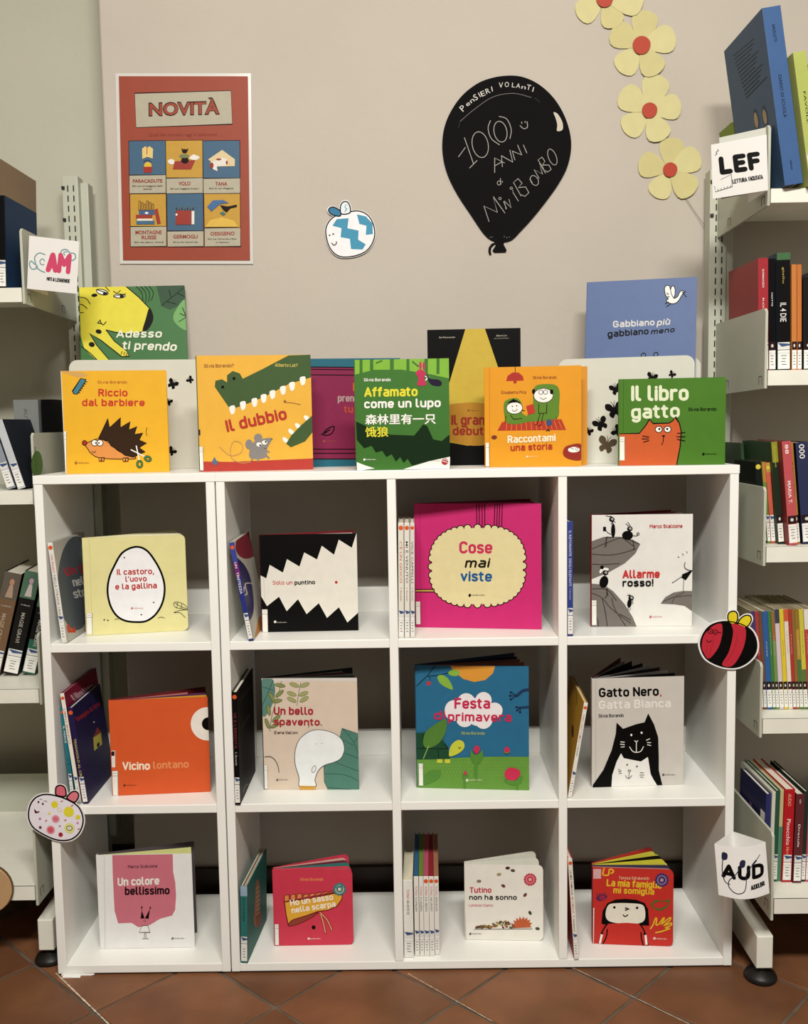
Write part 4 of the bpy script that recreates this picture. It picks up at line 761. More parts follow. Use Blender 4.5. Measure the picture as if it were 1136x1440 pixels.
A = picture_book('vicino', 'orange picture book with half a white eye at its right edge', (222, 94, 46), back=(110, 30, 34), sheet='I', corners=[(153.8,985.5),(293.9,983),(295.8,1114.8),(159.6,1119.4)], edge=(214, 120, 80), leaves=[(.25, (226, 170, 50), .99), (.5, (96, 50, 90), .98), (.72, (196, 120, 110), .8)])
A.disc((238, 232, 222), 1018, 484, 102, n=36); A.disc(K, 1024, 484, 40, n=28)
A.title((244, 226, 200), 'Vicino', (492,760), (662,760), 48, .2); A.title((238, 150, 96), 'lontano', (682,756), (900,750), 44, .2)
logo(A, 497, 855, 578, (110, 40, 24)); lab(A, 428, 764, 466, 914); A.rect((226, 222, 212), 420, 640, 448, 742); A.rect((58, 34, 36), 424, 644, 444, 672); A.done()

A = picture_book('spavento', 'beige picture book with a white bulbous ghost and green leaves', (226, 208, 188), back=(40, 52, 48), spine=(36, 40, 38), sheet='J', corners=[(369,955.8),(503,954.6),(505.2,1112),(371.8,1109.6)], edge=(188, 182, 170), leaves=[(.3, (60, 90, 84), .98), (.5, (150, 140, 136), .97), (.72, (90, 30, 40), .9), (.85, (150, 146, 140), .88)])
lg = (140, 150, 90); dg = (84, 134, 118)
A.rect((214, 210, 204), 255, 195, 850, 214)
A.poly((96, 138, 126), [(258,212),(320,200),(340,260),(330,330),(300,400),(262,420)], 1); A.line((40, 60, 56), 2.5, [(330,205),(290,300),(262,360)], 1); A.line((40, 60, 56), 2.5, [(262,250),(330,270)])
for x, y, r_ in ((480,240,0),): pass
A.line((90, 100, 60), 3, [(497,222),(482,290),(472,365)], 1)
for x, y, r_ in ((457,238,20),(520,238,-20),(440,292,20),(512,292,-20),(440,328,25),(516,325,-30)): A.oval((168, 172, 112), (110, 116, 70), 2.5, x, y, 30, 12, r_)
A.line((70, 90, 50), 3, [(378,215),(360,290),(320,420),(305,520)], 1)
for x, y, r_ in ((370,240,10),(366,290,-40),(350,335,-10),(320,310,60),(300,390,80),(345,440,-40),(290,470,70),(340,480,-30)): A.oval(lg, (76, 86, 46), 2.5, x, y, 32, 11, r_)
A.title((176, 40, 50), 'Un bello', (330,418), (570,420), 46, .2); A.title((176, 40, 50), 'spavento', (330,482), (610,486), 42, .2); A.title((70, 40, 40), 'Elena Galloni', (332,534), (474,536), 16, .16)
A.line((110, 60, 50), 2.5, [(548,482),(540,497)]); A.line((110, 60, 50), 2.5, [(612,474),(626,488)])
A.shape(dg, (50, 84, 76), 3, [(748,504),(870,545),(870,890),(660,884),(636,830),(634,740),(720,650),(735,560)])
for p in ([(755,510),(820,590),(858,690)], [(820,590),(858,545)], [(790,550),(800,535)], [(755,575),(820,610)], [(762,655),(852,690)], [(700,710),(852,770)], [(640,780),(760,790),(852,830)], [(660,866),(820,884)]): A.line((46, 80, 72), 3, p, 1)
A.shape((236, 240, 240), (60, 56, 54), 3.5, [(486,860),(480,800),(458,720),(458,640),(485,570),(545,522),(610,511),(690,530),(745,570),(762,630),(742,685),(700,710),(640,728),(600,760),(578,815),(580,860)], 1)
A.poly((222, 168, 70), [(486,852),(580,856),(584,884),(480,882)]); A.line((150, 90, 40), 2, [(486,856),(530,862),(580,856)], 1)
A.line((60, 56, 54), 3.5, [(272,672),(310,672),(340,700),(355,740),(358,770)], 1); A.ring((60,56,54), 3, 572, 752, 11, 22, 20); A.line((150,140,136), 2.5, [(584,596),(596,598)]); A.line((150,140,136), 2.5, [(616,594),(628,595)])
logo(A, 340, 816, 414, (110, 96, 84)); lab(A, 268, 724, 290, 866); A.done()

A = picture_book('festa', 'large blue picture book with a tortoise, flowers and an orange sun', (42, 110, 148), back=(28, 48, 72), spine=(32, 90, 120), sheet='K', corners=[(585.2,936.3),(743.2,937.9),(744.8,1112.4),(586.3,1106.9)], edge=(90, 60, 50), leaves=[(.35, (120, 70, 52), .99), (.6, (110, 62, 50), .98), (.8, (40, 36, 40), .99)])
A.poly((228, 158, 60), [(378,168),(664,170),(650,215),(600,258),(530,270),(460,250),(405,205)], 0)
A.line((28, 44, 60), 5, [(165,296),(235,230),(280,170)]); A.line((28, 44, 60), 5, [(235,234),(300,228),(370,212)]); A.line((28,44,60), 4, [(250,236),(250,262)]); A.disc((190, 60, 70), 243, 278, 14); 
lf = (140, 186, 70)
A.poly(lf, [(366,212),(395,192),(440,205),(425,230),(385,230)], 1); A.poly(lf, [(298,235),(330,226),(370,255),(395,316),(345,300),(310,272)], 1)
A.line((30, 56, 90), 20, [(885,318),(840,328),(800,362)], 1); A.line((30, 56, 90), 16, [(885,430),(850,432),(815,436)], 1)
for p in ([(805,358),(765,336)], [(805,358),(760,358)], [(805,358),(765,380)], [(825,436),(802,430)], [(825,436),(806,450)], [(825,436),(824,462)]): A.line((22, 40, 70), 6, p); A.disc((22, 40, 70), *p[1], 8, n=10)
for x, y, r1, r2 in ((400,450,58,66),(480,400,58,60),(590,385,52,52),(640,420,0,0),(660,450,52,50),(590,500,60,68),(470,500,56,56),(530,450,90,80),(560,480,80,70)):
    if r1: A.disc((238, 232, 234), x, y, r1, r2)
A.title((206, 44, 84), 'Festa', (404,440), (632,440), 66, .2); A.title((206, 44, 84), 'di', (275,508), (346,508), 54, .2); A.title((206, 44, 84), 'primavera', (362,518), (768,524), 56, .2)
A.title((170, 186, 120), 'Silvia Borando', (447,603), (598,605), 18, .16)
A.poly((104, 154, 62), [(160,758),(400,752),(600,745),(885,748),(890,970),(160,955)])
for i in range(9):
    for j in range(34): A.lay -= .85; A.line((132, 178, 84), 2.2, [(175+j*21+(i % 2)*9, 772+i*21+j*.2), (178+j*21+(i % 2)*9, 784+i*21+j*.2)])
A.lay += 1
sg = (30, 74, 48)
A.poly(sg, [(160,590),(230,585),(320,620),(360,680),(374,756),(160,758)]); 
for p in ([(160,688),(365,692)], [(300,695),(302,756)], [(205,600),(210,690)], [(340,660),(365,690)]): A.line((20, 52, 34), 5, p)
A.rect((206, 210, 70), 292, 758, 326, 782); A.rect((206, 210, 70), 342, 758, 376, 784)
A.poly((206, 210, 70), [(370,738),(374,690),(395,655),(430,636),(462,650),(466,685),(440,715),(400,735)], 1); A.line(K, 4, [(428,680),(437,692),(444,680)], 1)
A.poly((86, 132, 54), [(205,640),(225,580),(290,530),(350,505),(350,580),(310,650),(250,685),(215,680)], 1); A.line((140, 176, 90), 6, [(240,670),(205,755)])
A.poly((86, 140, 54), [(205,920),(210,870),(250,835),(312,832),(310,870),(270,900)], 1)
for x, y, k in ((545,700,1), (472,850,.5)):
    A.poly((86, 140, 54), [(x-38*k,y),(x-15*k,y+30*k),(x+20*k,y+20*k),(x+38*k,y),(x+40*k,y+50*k),(x+15*k,y+90*k),(x-15*k,y+90*k),(x-38*k,y+50*k)], 1); A.line((86,140,54), 22*k, [(x-4,y+60*k),(x-6,y+200)]); A.poly((206, 50, 84), [(x-18*k,y-10*k),(x,y-30*k),(x+20*k,y-12*k),(x+14*k,y+14*k),(x,y+26*k),(x-16*k,y+10*k)], 1)
A.line((86,140,54), 12, [(808,900),(808,970)]); A.disc((86,140,54), 740, 712, 20, 14); A.poly((206,50,84), [(722,700),(738,680),(758,695),(752,716),(730,718)], 1); A.poly((86,140,54), [(722,890),(790,900),(838,870),(835,910),(790,930),(740,915)], 1); A.poly((206, 50, 84), [(725,850),(745,822),(775,815),(815,830),(828,855),(805,890),(770,900),(735,885)], 1)
logo(A, 474, 898, 584, (214, 224, 180)); lab(A, 174, 784, 204, 926); A.done()

A = picture_book('gattonero', 'grey picture book with a black cat hugging a white cat, pages fanned open', (204, 198, 190), back=(80, 24, 30), spine=(206, 200, 190), sheet='L', corners=[(833,955),(962,951.5),(960.4,1102.6),(833.8,1107.8)], edge=(196, 190, 180), leaves=[(.16, (36, 32, 32), .98), (.3, (190, 186, 180), .98), (.45, (60, 56, 54), .98), (.58, (176, 172, 168), .97), (.7, (30, 28, 28), .97), (.85, (40, 36, 36), .98), (.93, (150, 148, 144), .95)])
A.line((180, 174, 166), 2.5, [(250,240),(254,905)])
A.title(K, 'Gatto Nero', (270,356), (640,346), 56, .2); A.title(RD, ',', (647,346), (655,346), 40, .2); A.title((232, 228, 222), 'Gatta Bianca', (270,428), (714,416), 50, .2); A.title(K, 'Silvia Borando', (268,480), (424,476), 20, .16)
A.poly(K, [(225,908),(300,800),(350,680),(375,580),(380,510),(420,548),(500,520),(552,508),(574,453),(610,520),(636,600),(640,720),(640,800),(662,892),(625,892),(590,820),(575,725),(530,748),(425,728),(408,698),(380,750),(355,830),(350,905)])
A.poly((236, 234, 228), [(350,905),(355,830),(385,745),(408,698),(425,728),(530,748),(572,720),(590,830),(632,895)])
for x, y in ((471,586),(534,572)): A.disc(WH, x, y, 6, 7)
A.line(WH, 4.5, [(490,620),(502,628),(512,620)]); A.line(WH, 4.5, [(502,628),(502,690)]); A.line(WH, 4.5, [(460,658),(478,684),(502,692),(530,684),(546,655)], 1)
for p in ([(404,628),(430,630)], [(402,642),(430,645)], [(406,660),(430,658)], [(562,618),(585,608)], [(568,632),(592,632)], [(568,645),(592,650)]): A.line(WH, 4.5, p)
for x, y in ((446,768),(506,778)): A.disc(K, x, y, 4.5, 6)
A.ring(K, 3.5, 460, 804, 8, 5); A.line(K, 3.5, [(458,810),(456,850)]); A.line(K, 3.5, [(435,832),(445,848),(460,850),(476,832)], 1)
for p in ([(390,795),(410,805)], [(390,808),(410,812)], [(394,822),(412,820)], [(524,816),(548,816)], [(522,830),(550,830)], [(524,842),(546,844)]): A.line(K, 3.5, p)
logo(A, 660, 830, 740, (90, 84, 80)); A.done()

# ---- bottom row
A = picture_book('colore', 'white picture book with a torn pink patch on its cover, bottom left cubbyhole', (238, 238, 236), back=(90, 80, 84), spine=(232, 232, 228), sheet='M', corners=[(135.6,1204),(270.4,1205.6),(274,1333),(142,1335)], edge=(226, 228, 160), leaves=[(.3, (230, 230, 150), .99), (.6, (228, 228, 156), .98)])
A.poly((214, 122, 138), [(414,305),(776,305),(778,420),(790,480),(794,560),(788,640),(770,672),(700,690),(640,725),(570,738),(530,712),(450,715),(428,640),(418,450)])
A.title((60, 30, 36), 'Marco Scalcione', (509,393), (686,393), 18, .16); A.title(WH, 'Un colore', (447,496), (697,492), 46, .2); A.title((50, 20, 28), 'bellissimo', (490,550), (757,550), 46, .2)
A.poly(K, [(584,688),(592,640),(608,686)]); A.poly(K, [(610,686),(640,632),(632,690)]); A.line(K, 3, [(592,640),(592,620)]); A.line(K, 3, [(638,640),(642,624)]); A.disc(K, 592, 622, 5); A.disc(K, 642, 625, 5)
A.ring((130, 70, 80), 2.5, 609, 700, 5); A.shape(None, (90, 80, 80), 3, [(592,728),(628,728),(640,768),(576,768)]); A.line((90,80,80), 3, [(608,770),(606,800)]); A.line((90,80,80), 3, [(615,770),(616,800)]); A.line((90,80,80), 3, [(594,804),(632,804)])
logo(A, 765, 806, 842, (110, 104, 104)); A.line((206, 206, 202), 3, [(366,318),(372,858)]); A.done()

A = picture_book('sasso', 'pink red board book with an upside down yellow shoe', (214, 62, 84), board=True, back=(214, 62, 84), edge=(232, 190, 170), sheet='J2', corners=[(385,1222.7),(496.5,1221.6),(497.7,1329.8),(386.7,1329.6)], leaves=[(.12, (222, 70, 90), .995), (.4, (60, 130, 120), .98), (.6, (120, 40, 60), .97), (.8, (226, 180, 166), .96)])
A.title((240, 150, 90), 'Silvia Borando', (493,470), (635,470), 17, .16)
A.shape((236, 178, 60), (120, 30, 30), 6, [(396,598),(540,582),(700,550),(752,560),(748,590),(716,632),(660,655),(600,662),(520,690),(470,715),(418,748),(405,680)], 0)
A.shape((150, 66, 50), (120, 30, 30), 5, [(418,745),(440,715),(500,695),(600,668),(560,700),(500,730),(440,750)], 1)
for i in range(8): x = 394+i*39; A.shape((232, 142, 80), (120, 30, 30), 4, [(x,598-i*7),(x+2,560-i*4 if i < 3 else 568-i*4),(x+30,556-i*4 if i < 3 else 562-i*4),(x+32,592-i*7)])
A.title((250, 238, 216), 'Ho un sasso', (432,626), (698,590), 38, .2); A.title((250, 238, 216), 'nella scarpa', (440,672), (712,632), 36, .2)
A.line((120, 30, 30), 13, [(612,668),(630,720),(645,798)], 1); A.line((240, 170, 120), 7, [(612,668),(630,720),(645,795)], 1); A.line((120, 30, 30), 13, [(615,668),(660,720),(686,782)], 1); A.line((240, 170, 120), 7, [(615,668),(660,720),(685,780)], 1)
A.disc(K, 573, 760, 12)
def badge(A, c, c2, x, y, r):
    for k in range(14): a = 2*math.pi*k/14; A.lay -= .85; A.disc(c, x+math.cos(a)*r*.9, y+math.sin(a)*r*.9, r*.2, n=8)
    A.lay += 1; A.disc(c, x, y, r*.9); A.ring(c2, r*.16, x, y, r*.66, n=18); A.ring(c, r*.05, x, y, r*.66, n=18); A.disc(c2, x, y, r*.28, n=10)
badge(A, (60, 130, 130), (228, 214, 190), 736, 523, 38)
for k, ch in enumerate('BIMBO LIBRO'):
    if ch != ' ': a = R(200+k*14); A.text((60, 130, 130), ch, (736+math.cos(a)*25-3, 523+math.sin(a)*25+3), (736+math.cos(a)*25+3, 523+math.sin(a)*25+3), 7, .02, res=1)
A.disc((236,200,190), 542, 829, 8); A.text((236,200,190), 'minibombo', (552,834), (616,834), 9, .02, res=1); lab(A, 334, 736, 360, 866); A.done()

A = picture_book('tutino', 'white board book with drifting leaves and a rust hedgehog', (236, 232, 222), board=True, edge=(230, 228, 214), back=(222, 218, 206), sheet='K2', corners=[(653.4,1213),(763,1214.7),(764.6,1323.7),(655.2,1321)], leaves=[(.5, (222, 222, 208), .99), (.8, (216, 216, 204), .98)])
A.title((200, 60, 80), 'Tutino', (500,563), (640,563), 36, .2); A.title(K, 'non ha sonno', (498,608), (802,610), 32, .2); A.title((206, 110, 120), 'Lorenzo Clerici', (498,652), (651,654), 17, .16)
for x, y, c, r_ in ((560,486,(150,130,100),0),(687,442,(190,170,120),-10),(775,417,(90,80,60),10),(715,517,(130,50,60),30),(855,577,(130,50,60),-50),(888,695,(60,70,40),60),(937,799,(70,90,50),10),(742,400,(90,40,40),0)): A.oval(c, (60, 44, 34), 2.5, x, y, 13, 8, r_)
A.poly((200, 100, 60), [(776,795),(768,762),(790,768),(782,742),(800,750),(800,725),(815,742),(822,718),(835,738),(845,718),(855,738),(870,724),(872,745),(890,738),(884,758),(902,762),(888,778),(900,790)])
rl = random.Random(5)
for i in range(60):
    x = rl.uniform(540, 790); hh = 26*math.exp(-((x-715)/55)**2)+8; y = 792-rl.random()*hh*1.6
    A.lay -= .85; A.disc(rl.choice([(120,50,50),(96,110,50),(170,140,60),(70,60,40),(150,70,80)]), x, y, 10, 6, rl.uniform(-50, 50), n=8)
A.lay += 1; A.line((60, 50, 40), 3, [(530,800),(905,800)])
badge(A, (206, 60, 80), (230, 180, 180), 886, 475, 38); logo(A, 500, 832, 580, (80, 80, 60)); A.line((140,130,120), 2, [(474,680),(480,868)]); A.done()

A = picture_book('famiglia', 'red board book with a black haired figure, its yellow pages fanned open', (206, 52, 44), board=True, back=(206, 60, 50), edge=(196, 150, 150), spine=(186, 60, 60), sheet='L2', corners=[(833,1220),(946.6,1223.4),(946.6,1331.4),(834.9,1326.4)], leaves=[(.12, (70, 60, 90), .99), (.28, (226, 218, 70), .985), (.42, (224, 214, 66), .98), (.6, (40, 34, 30), .98), (.68, (226, 218, 70), .98), (.84, (226, 218, 80), .975)], t=.02)
YL = (240, 196, 50)
A.rect((226, 180, 180), 232, 402, 280, 462); A.line(YL, 9, [(300,392),(292,436),(325,438),(330,408),(345,404),(356,418),(340,430)], 1)
A.title((236, 190, 150), 'Teresa Sdralevich', (389,466), (576,470), 18, .16); A.title(YL, 'La mia famiglia', (314,508), (652,524), 42, .2); A.title(YL, 'mi somiglia', (356,552), (608,562), 38, .2)
badge(A, (50, 54, 120), (206, 150, 160), 655, 470, 40)
A.shape((100, 40, 84), (100, 40, 84), 2, [(252,580),(275,562),(305,560),(320,572),(300,592),(270,598)], 1); A.ring((206, 52, 44), 4, 290, 578, 14, 10); A.disc((206,52,44), 290, 578, 4)
for k in range(4): A.line((100,40,84), 5, [(262+k*14, 566-k*2), (256+k*16, 552-k*2)])
for i in range(3): A.line((90, 110, 46), 5, [(590,620+i*6),(620,595+i*4),(660,602),(706,590+i*6)], 1); A.line((90, 110, 46), 5, [(590,622+i*4),(630,655-i*4),(680,642-i*4),(708,600)], 1)
A.line(YL, 8, [(586,772),(604,745),(618,706),(626,712),(622,745),(640,740),(665,705),(672,708),(655,742),(700,706),(712,704),(705,720),(672,750),(714,735),(712,750),(680,765),(705,768),(660,785),(618,794)], 1)
A.poly(K, [(288,735),(294,660),(322,612),(372,590),(430,586),(500,592),(550,612),(572,650),(580,750),(540,748),(300,742)], 0)
A.poly((236, 230, 214), [(312,672),(330,622),(380,612),(450,612),(530,620),(552,650),(552,710),(520,735),(440,740),(360,730),(322,712)], 1)
A.disc(K, 365, 638, 8); A.disc(K, 504, 641, 8); A.line(K, 9, [(430,640),(452,648),(430,656)]); A.line(K, 7, [(418,682),(432,694),(450,682)], 1)
A.poly((206, 52, 44), [(325,738),(440,732),(520,738),(560,790),(575,880),(270,880),(290,790)])
for p in ([(325,736),(292,790),(276,862)], [(325,770),(318,820),(298,862)], [(520,738),(548,780),(574,872)], [(530,790),(534,830),(546,872)], [(560,795),(545,805)], [(288,792),(300,800)]): A.line(K, 8, p, 1)
A.poly(WH, [(285,800),(298,804),(286,858),(274,858)]); A.poly(WH, [(552,808),(564,806),(572,866),(558,866)])
A.disc((236,200,190), 613, 828, 8); A.text((236,200,190), 'minibombo', (624,833), (690,836), 9, .02, res=1); lab(A, 226, 640, 244, 854); A.done()
# ---- spine-out books inside the cubbyholes
CREAM = (228, 222, 206); SPL = (226, 224, 216); OR_ = (226, 92, 40)
A = upright_book('passo', 'grey and white picture book leaning on the left side, beside the egg board book', SPL, (190, 188, 180), dot=OR_, title=[('UN PASSO', RD, .12, .3, .5), ('NELLA STRADA', (120, 116, 110), .32, .62, .5), ('S. Borando', K, .64, .74, .4)])
d = STAND['passo']
P = side_print(A.bk, 'right', d['t'], d['h'], d['d'], [(71.6,763),(112.5,746),(128,876),(92,904.6)], 'E')
P.full((190, 186, 176)); P.disc((84, 92, 98), 262, 590, 96, 282, 0, 40)
P.title((186, 40, 60), 'Un passo', (212,560), (420,480), 50, .16); P.title((206, 206, 200), 'nella', (250,620), (345,596), 50, .16); P.title((206, 206, 200), 'strada', (255,690), (395,650), 50, .16); P.poly((200, 70, 40), [(215,850),(225,838),(240,870),(258,850),(262,884),(222,888)]); P.done()
A = upright_book('frottola', 'picture book with navy and crimson blobs leaning beside the jagged teeth book', (40, 50, 130), (206, 202, 190), dot=OR_, bands=((0, .2, (60, 70, 150)), (.2, .35, (110, 40, 120))), title=[('UN', WH, .2, .26, .5), ('TRISTEZZA', WH, .3, .52, .55)])
d = STAND['frottola']
P = side_print(A.bk, 'right', d['t'], d['h'], d['d'], [(327,762),(344.6,746.4),(367,868),(353.8,901)], 'F')
P.full((206, 200, 186)); P.disc((150, 46, 64), 190, 370, 62, 92, 10); P.poly((50, 44, 96), [(110,470),(160,480),(205,560),(228,700),(228,800),(205,850),(180,760)], 1)
P.line((214, 206, 196), 6, [(180,640),(178,690),(195,680),(185,620),(230,610)], 1); P.line((50, 60, 50), 8, [(228,400),(238,470)]); P.line((50,60,50), 6, [(222,440),(250,450)]); P.poly((206, 130, 50), [(255,810),(300,780),(300,900),(240,940)]); P.done()
for i, (c, tt) in enumerate((((222,218,204), ('C\'È UN GIOCO', (190,70,60))), ((226,222,212), ('MI È VENUTO', (60,60,60))), ((220,216,206), ('VICE CAPPELLI', (90,60,50))))):
    upright_book('riga%d' % i, ['thin white spine against the divider, first of three left of the magenta book', 'middle of three thin white spines left of the large magenta book', 'thin white spine touching the large magenta book, last of three'][i], c, (190, 180, 164), dot=OR_, group='thin spines beside the magenta book', title=[(tt[0], tt[1], .16, .52, .5), ('S. Borando', (150, 90, 70), .56, .68, .35)])
upright_book('elefanti', 'blue picture book spine in the top right cubbyhole', (52, 66, 138), dot=None, title=[('IL RISTORANTE', (206, 206, 214), .08, .3, .5), ('DEGLI ELEFANTI', (206, 206, 214), .32, .56, .5), ('S. Borando', (180, 180, 190), .58, .68, .35)])
upright_book('teal', 'teal spine, leftmost book of the trio beside the orange eye book', (30, 124, 140), dot=OR_, group='spines left of the orange book', title=[('IL PESCE', WH, .2, .38, .5), ('S. Borando', (20, 50, 60), .55, .75, .4)])
A = upright_book('bianco', 'crimson picture book with white spine leaning between teal and navy books', (232, 228, 214), (130, 26, 54), dot=OR_, group='spines left of the orange book', title=[('LIBRO BIANCO', (150, 50, 60), .14, .46, .5)])
d = STAND['bianco']
P = side_print(A.bk, 'right', d['t'], d['h'], d['d'], [(88.6,975),(128.7,937.5),(150,1085),(113,1129)], 'I'); P.full((134, 26, 56)); P.title((206, 160, 166), 'Il libro bianco', (180,335), (300,255), 40, .16); P.done()
A = upright_book('triangolo', 'navy picture book with a yellow house standing nearest the orange eye book', (36, 26, 74), (36, 26, 74), group='spines left of the orange book', dot=OR_, title=[('TRIANGOLO AL CIRCO', (206, 196, 110), .32, .78, .5)])
d = STAND['triangolo']
P = side_print(A.bk, 'right', d['t'], d['h'], d['d'], [(101,996),(144.7,954.6),(156,1091),(125,1130)], 'I'); P.full((34, 26, 72)); P.title((150, 40, 50), 'Triangolo al circo', (216,490), (372,370), 34, .16)
P.poly((214, 200, 80), [(316,600),(362,560),(366,640),(320,682)]); P.poly((150, 60, 50), [(316,600),(342,530),(364,566)]); P.poly(K, [(335,640),(350,625),(352,650),(338,664)]); P.disc((200, 190, 170), 322, 495, 5, 7); P.done()
A = upright_book('nero', 'black picture book standing against the left side, beside the ghost book', (28, 24, 24), (36, 32, 32), dot=OR_, title=[('VE E L\'EREDITÀ', (130, 40, 50), .18, .5, .5), ('S. Borando', (190, 186, 180), .53, .65, .4)])
d = STAND['nero']
P = side_print(A.bk, 'right', d['t'], d['h'], d['d'], [(332,973),(355.8,936),(357,1087),(337.5,1131.6)], 'J'); P.full((36, 34, 32)); P.line((90, 86, 84), 4, [(130,520),(150,480),(175,440)], 1); P.line((100, 40, 46), 5, [(118,340),(150,290),(190,240)], 1); P.line((110,110,90), 4, [(135,900),(150,860),(170,850)], 1); P.done()
A = upright_book('giallo', 'ochre picture book leaning right against the fanned cat book', (230, 226, 216), (196, 150, 50), dot=OR_, title=[('CARO CALIF COMICO', (150, 80, 70), .12, .42, .5), ('S. Borando', K, .44, .56, .4)])
d = STAND['giallo']
P = side_print(A.bk, 'left', d['t'], d['h'], d['d'], [(801.7,948),(821,990),(797.8,1123),(776,1080)], 'L'); P.full((204, 158, 52)); P.line((110, 80, 30), 4, [(130,290),(140,380),(130,400)], 1); P.disc((90,60,30), 112, 560, 8, 40); P.done()
A = upright_book('baguette', 'dark teal board book with a baguette, against the left side beside the shoe book', (44, 116, 110), (44, 110, 100), bands=((0, .13, (150, 176, 196)),), title=[('BUCA LA PAGINA', (30, 50, 50), .16, .46, .4)])
d = STAND['baguette']
P = side_print(A.bk, 'right', d['t'], d['h'], d['d'], [(347.8,1245.6),(374,1195),(376.4,1292.5),(347.8,1354)], 'J2'); P.full((44, 108, 98))
P.poly((170, 112, 76), [(218,480),(235,470),(242,560),(244,650),(250,660),(248,740),(222,752),(205,715),(212,600)], 1); P.poly((150, 80, 50), [(222,660),(250,655),(248,740),(222,750),(215,712)], 1)
for k in range(7): P.line((214, 176, 140), 5, [(216, 520+k*26), (240, 500+k*26)])
P.done()
for k in range(3):
    o = box('board_page', (d['t']*.2+k*.0028, .001, d['h']-.0006), (d['t']*.2+k*.0028+.0014, d['d']-.004, d['h']+.0012), card(((226, 220, 196), (150, 90, 90), (220, 210, 180))[k]), A.bk)
TC = [((222, 216, 190), 'thick white board book spine, first in the row beside the sleeping hedgehog book'), ((60, 100, 140), 'thin spine with a blue edge, second in the row of six hedgehog books'), ((110, 150, 60), 'thin spine with a green edge, third in the row of six hedgehog books'), ((190, 90, 110), 'thin spine with rose edge and orange dot, fourth in the row of six'), ((150, 40, 50), 'thin spine with dark red edge and orange dot, fifth in the row of six'), ((170, 120, 90), 'thin spine with tan edge and orange dot, last in the row of six')]
for i, (c, l) in enumerate(TC):
    upright_book('tut%d' % i, l, (232, 230, 222), c, pages=c, dot=OR_ if i > 2 else None, group='hedgehog book spines in the bottom middle cubbyhole', title=[('TUTINO', (200, 60, 80), .12, .24, .45 if i else .3), (['HA UN PO\' DI', 'E LA PALLINA', 'E L\'ALBERO', 'E IL VENTO', 'HA UN PO\'', 'NON HA SON'][i], K, .26, .44, .45 if i else .3)])
upright_book('famspine', 'thin white spine leaning left beside the red board book with yellow pages', (230, 226, 214), (190, 60, 50), dot=OR_, title=[('LA MIA FAMIGLIA', K, .12, .36, .5), ('MI SOMIGLIA', (200, 90, 60), .38, .54, .4), ('T. Sdralevich', K, .56, .72, .4)])
# ---- books on the metal racks
def rb(k, label, spine, board=None, group=None, **kw):
    if k not in ('s5red', 's3red', 's3blue', 's2navy'): kw['title'] = [(a, b, c, c+(d_-c)*.8, e*.55) for a, b, c, d_, e in kw.get('title', ())]
    return upright_book('R_'+k, label, spine, board, group, name='library_book', **kw)
A = rb('s1blue', 'big blue hardback leaning left on the top right rack shelf', (62, 96, 146), (66, 92, 120), group='books on the top right rack shelf', call=False, title=[('BARZELLETTE', K, .1, .22, .3), ('DIARIO DI SCUOLA', K, .38, .68, .35), ('editore', K, .86, .93, .25)])
d = STAND['R_s1blue']
P = side_print(A.bk, 'left', d['t'], d['h'], d['d'], [(1019.5,71),(1079.5,10.4),(1100,261.8),(1046,262)], 'S1'); P.full((66, 92, 122))
for i in range(13): P.line((30, 44, 64), 4, [(785+i*5, 270+i*17), (785+i*5+110-(i % 4)*12, 200+i*17+(i % 4)*8)])
for x in (890, 934): P.disc((40, 60, 80), x, 575, 12, 46, -8); P.disc((176, 150, 120), x, 580, 9, 34, -8)
P.done()
rb('s1lime', 'lime green hardback beside the big blue one on the top right rack shelf', (176, 186, 96), (190, 198, 116), group='books on the top right rack shelf', title=[('FAVOLE', K, .3, .6, .4)])
STAND['R_s1olive'] = dict(x=.982, y=.184, z=1.3905, th=-8, yaw=1, t=.02, h=.168, d=.07); rb('s1olive', 'olive green book behind the label card on the top right rack shelf', (124, 148, 46), group='books on the top right rack shelf')
STAND['R_s1brown'] = dict(x=1.035, y=.12, z=1.3905, th=-2, yaw=0, t=.05, h=.245, d=.12); rb('s1brown', 'tall brown volume at the back of the top right rack shelf', (92, 74, 58), group='books on the top right rack shelf')
G2 = 'books on the second rack shelf, right'
rb('s2red', 'red hardback at the bracket, second shelf of the right rack', (168, 44, 52), (156, 60, 56), group=G2, title=[('ROMANZO', WH, .1, .3, .35), ('ROSSO', WH, .35, .6, .3)])
rb('s2black', 'thin black book beside the red hardback, second shelf', (26, 24, 26), group=G2, blk=True, title=[('NOTTE', WH, .3, .45, .4)])
A = rb('s2navy', 'thick black book with navy cover, third from the bracket on the second shelf', (32, 30, 30), (40, 56, 80), group=G2, bands=((0, .06, (70, 110, 70)),), title=[('giallo', (190, 170, 90), .12, .26, .16), ('IL 4 DIE', WH, .42, .58, .5)])
rb('s2orangea', 'orange spine, left of the orange pair on the second shelf', (206, 128, 62), group=G2, blk=True); rb('s2orangeb', 'orange spine, right of the orange pair on the second shelf', (204, 120, 56), group=G2, blk=True)
rb('s2charcoal', 'low charcoal book right of the orange pair', (44, 44, 46), group=G2, blk=True); rb('s2grey', 'grey book at the right frame edge, second shelf', (70, 76, 84), group=G2)
G3 = 'books on the third rack shelf, right'
A = rb('s3small', 'short dark book with a yellow dot, first at the third shelf bracket', (34, 44, 40), (38, 46, 40), group=G3, dot=(224, 206, 70)); 
rb('s3green', 'short green and ochre spine, second on the third shelf', (110, 140, 60), group=G3, bands=((0, .25, (190, 130, 60)),)); rb('s3orange', 'short coral spine with a yellow dot, third on the third shelf', (206, 96, 74), group=G3, dot=(224, 206, 70), bands=((0, .12, (190, 150, 70)),))
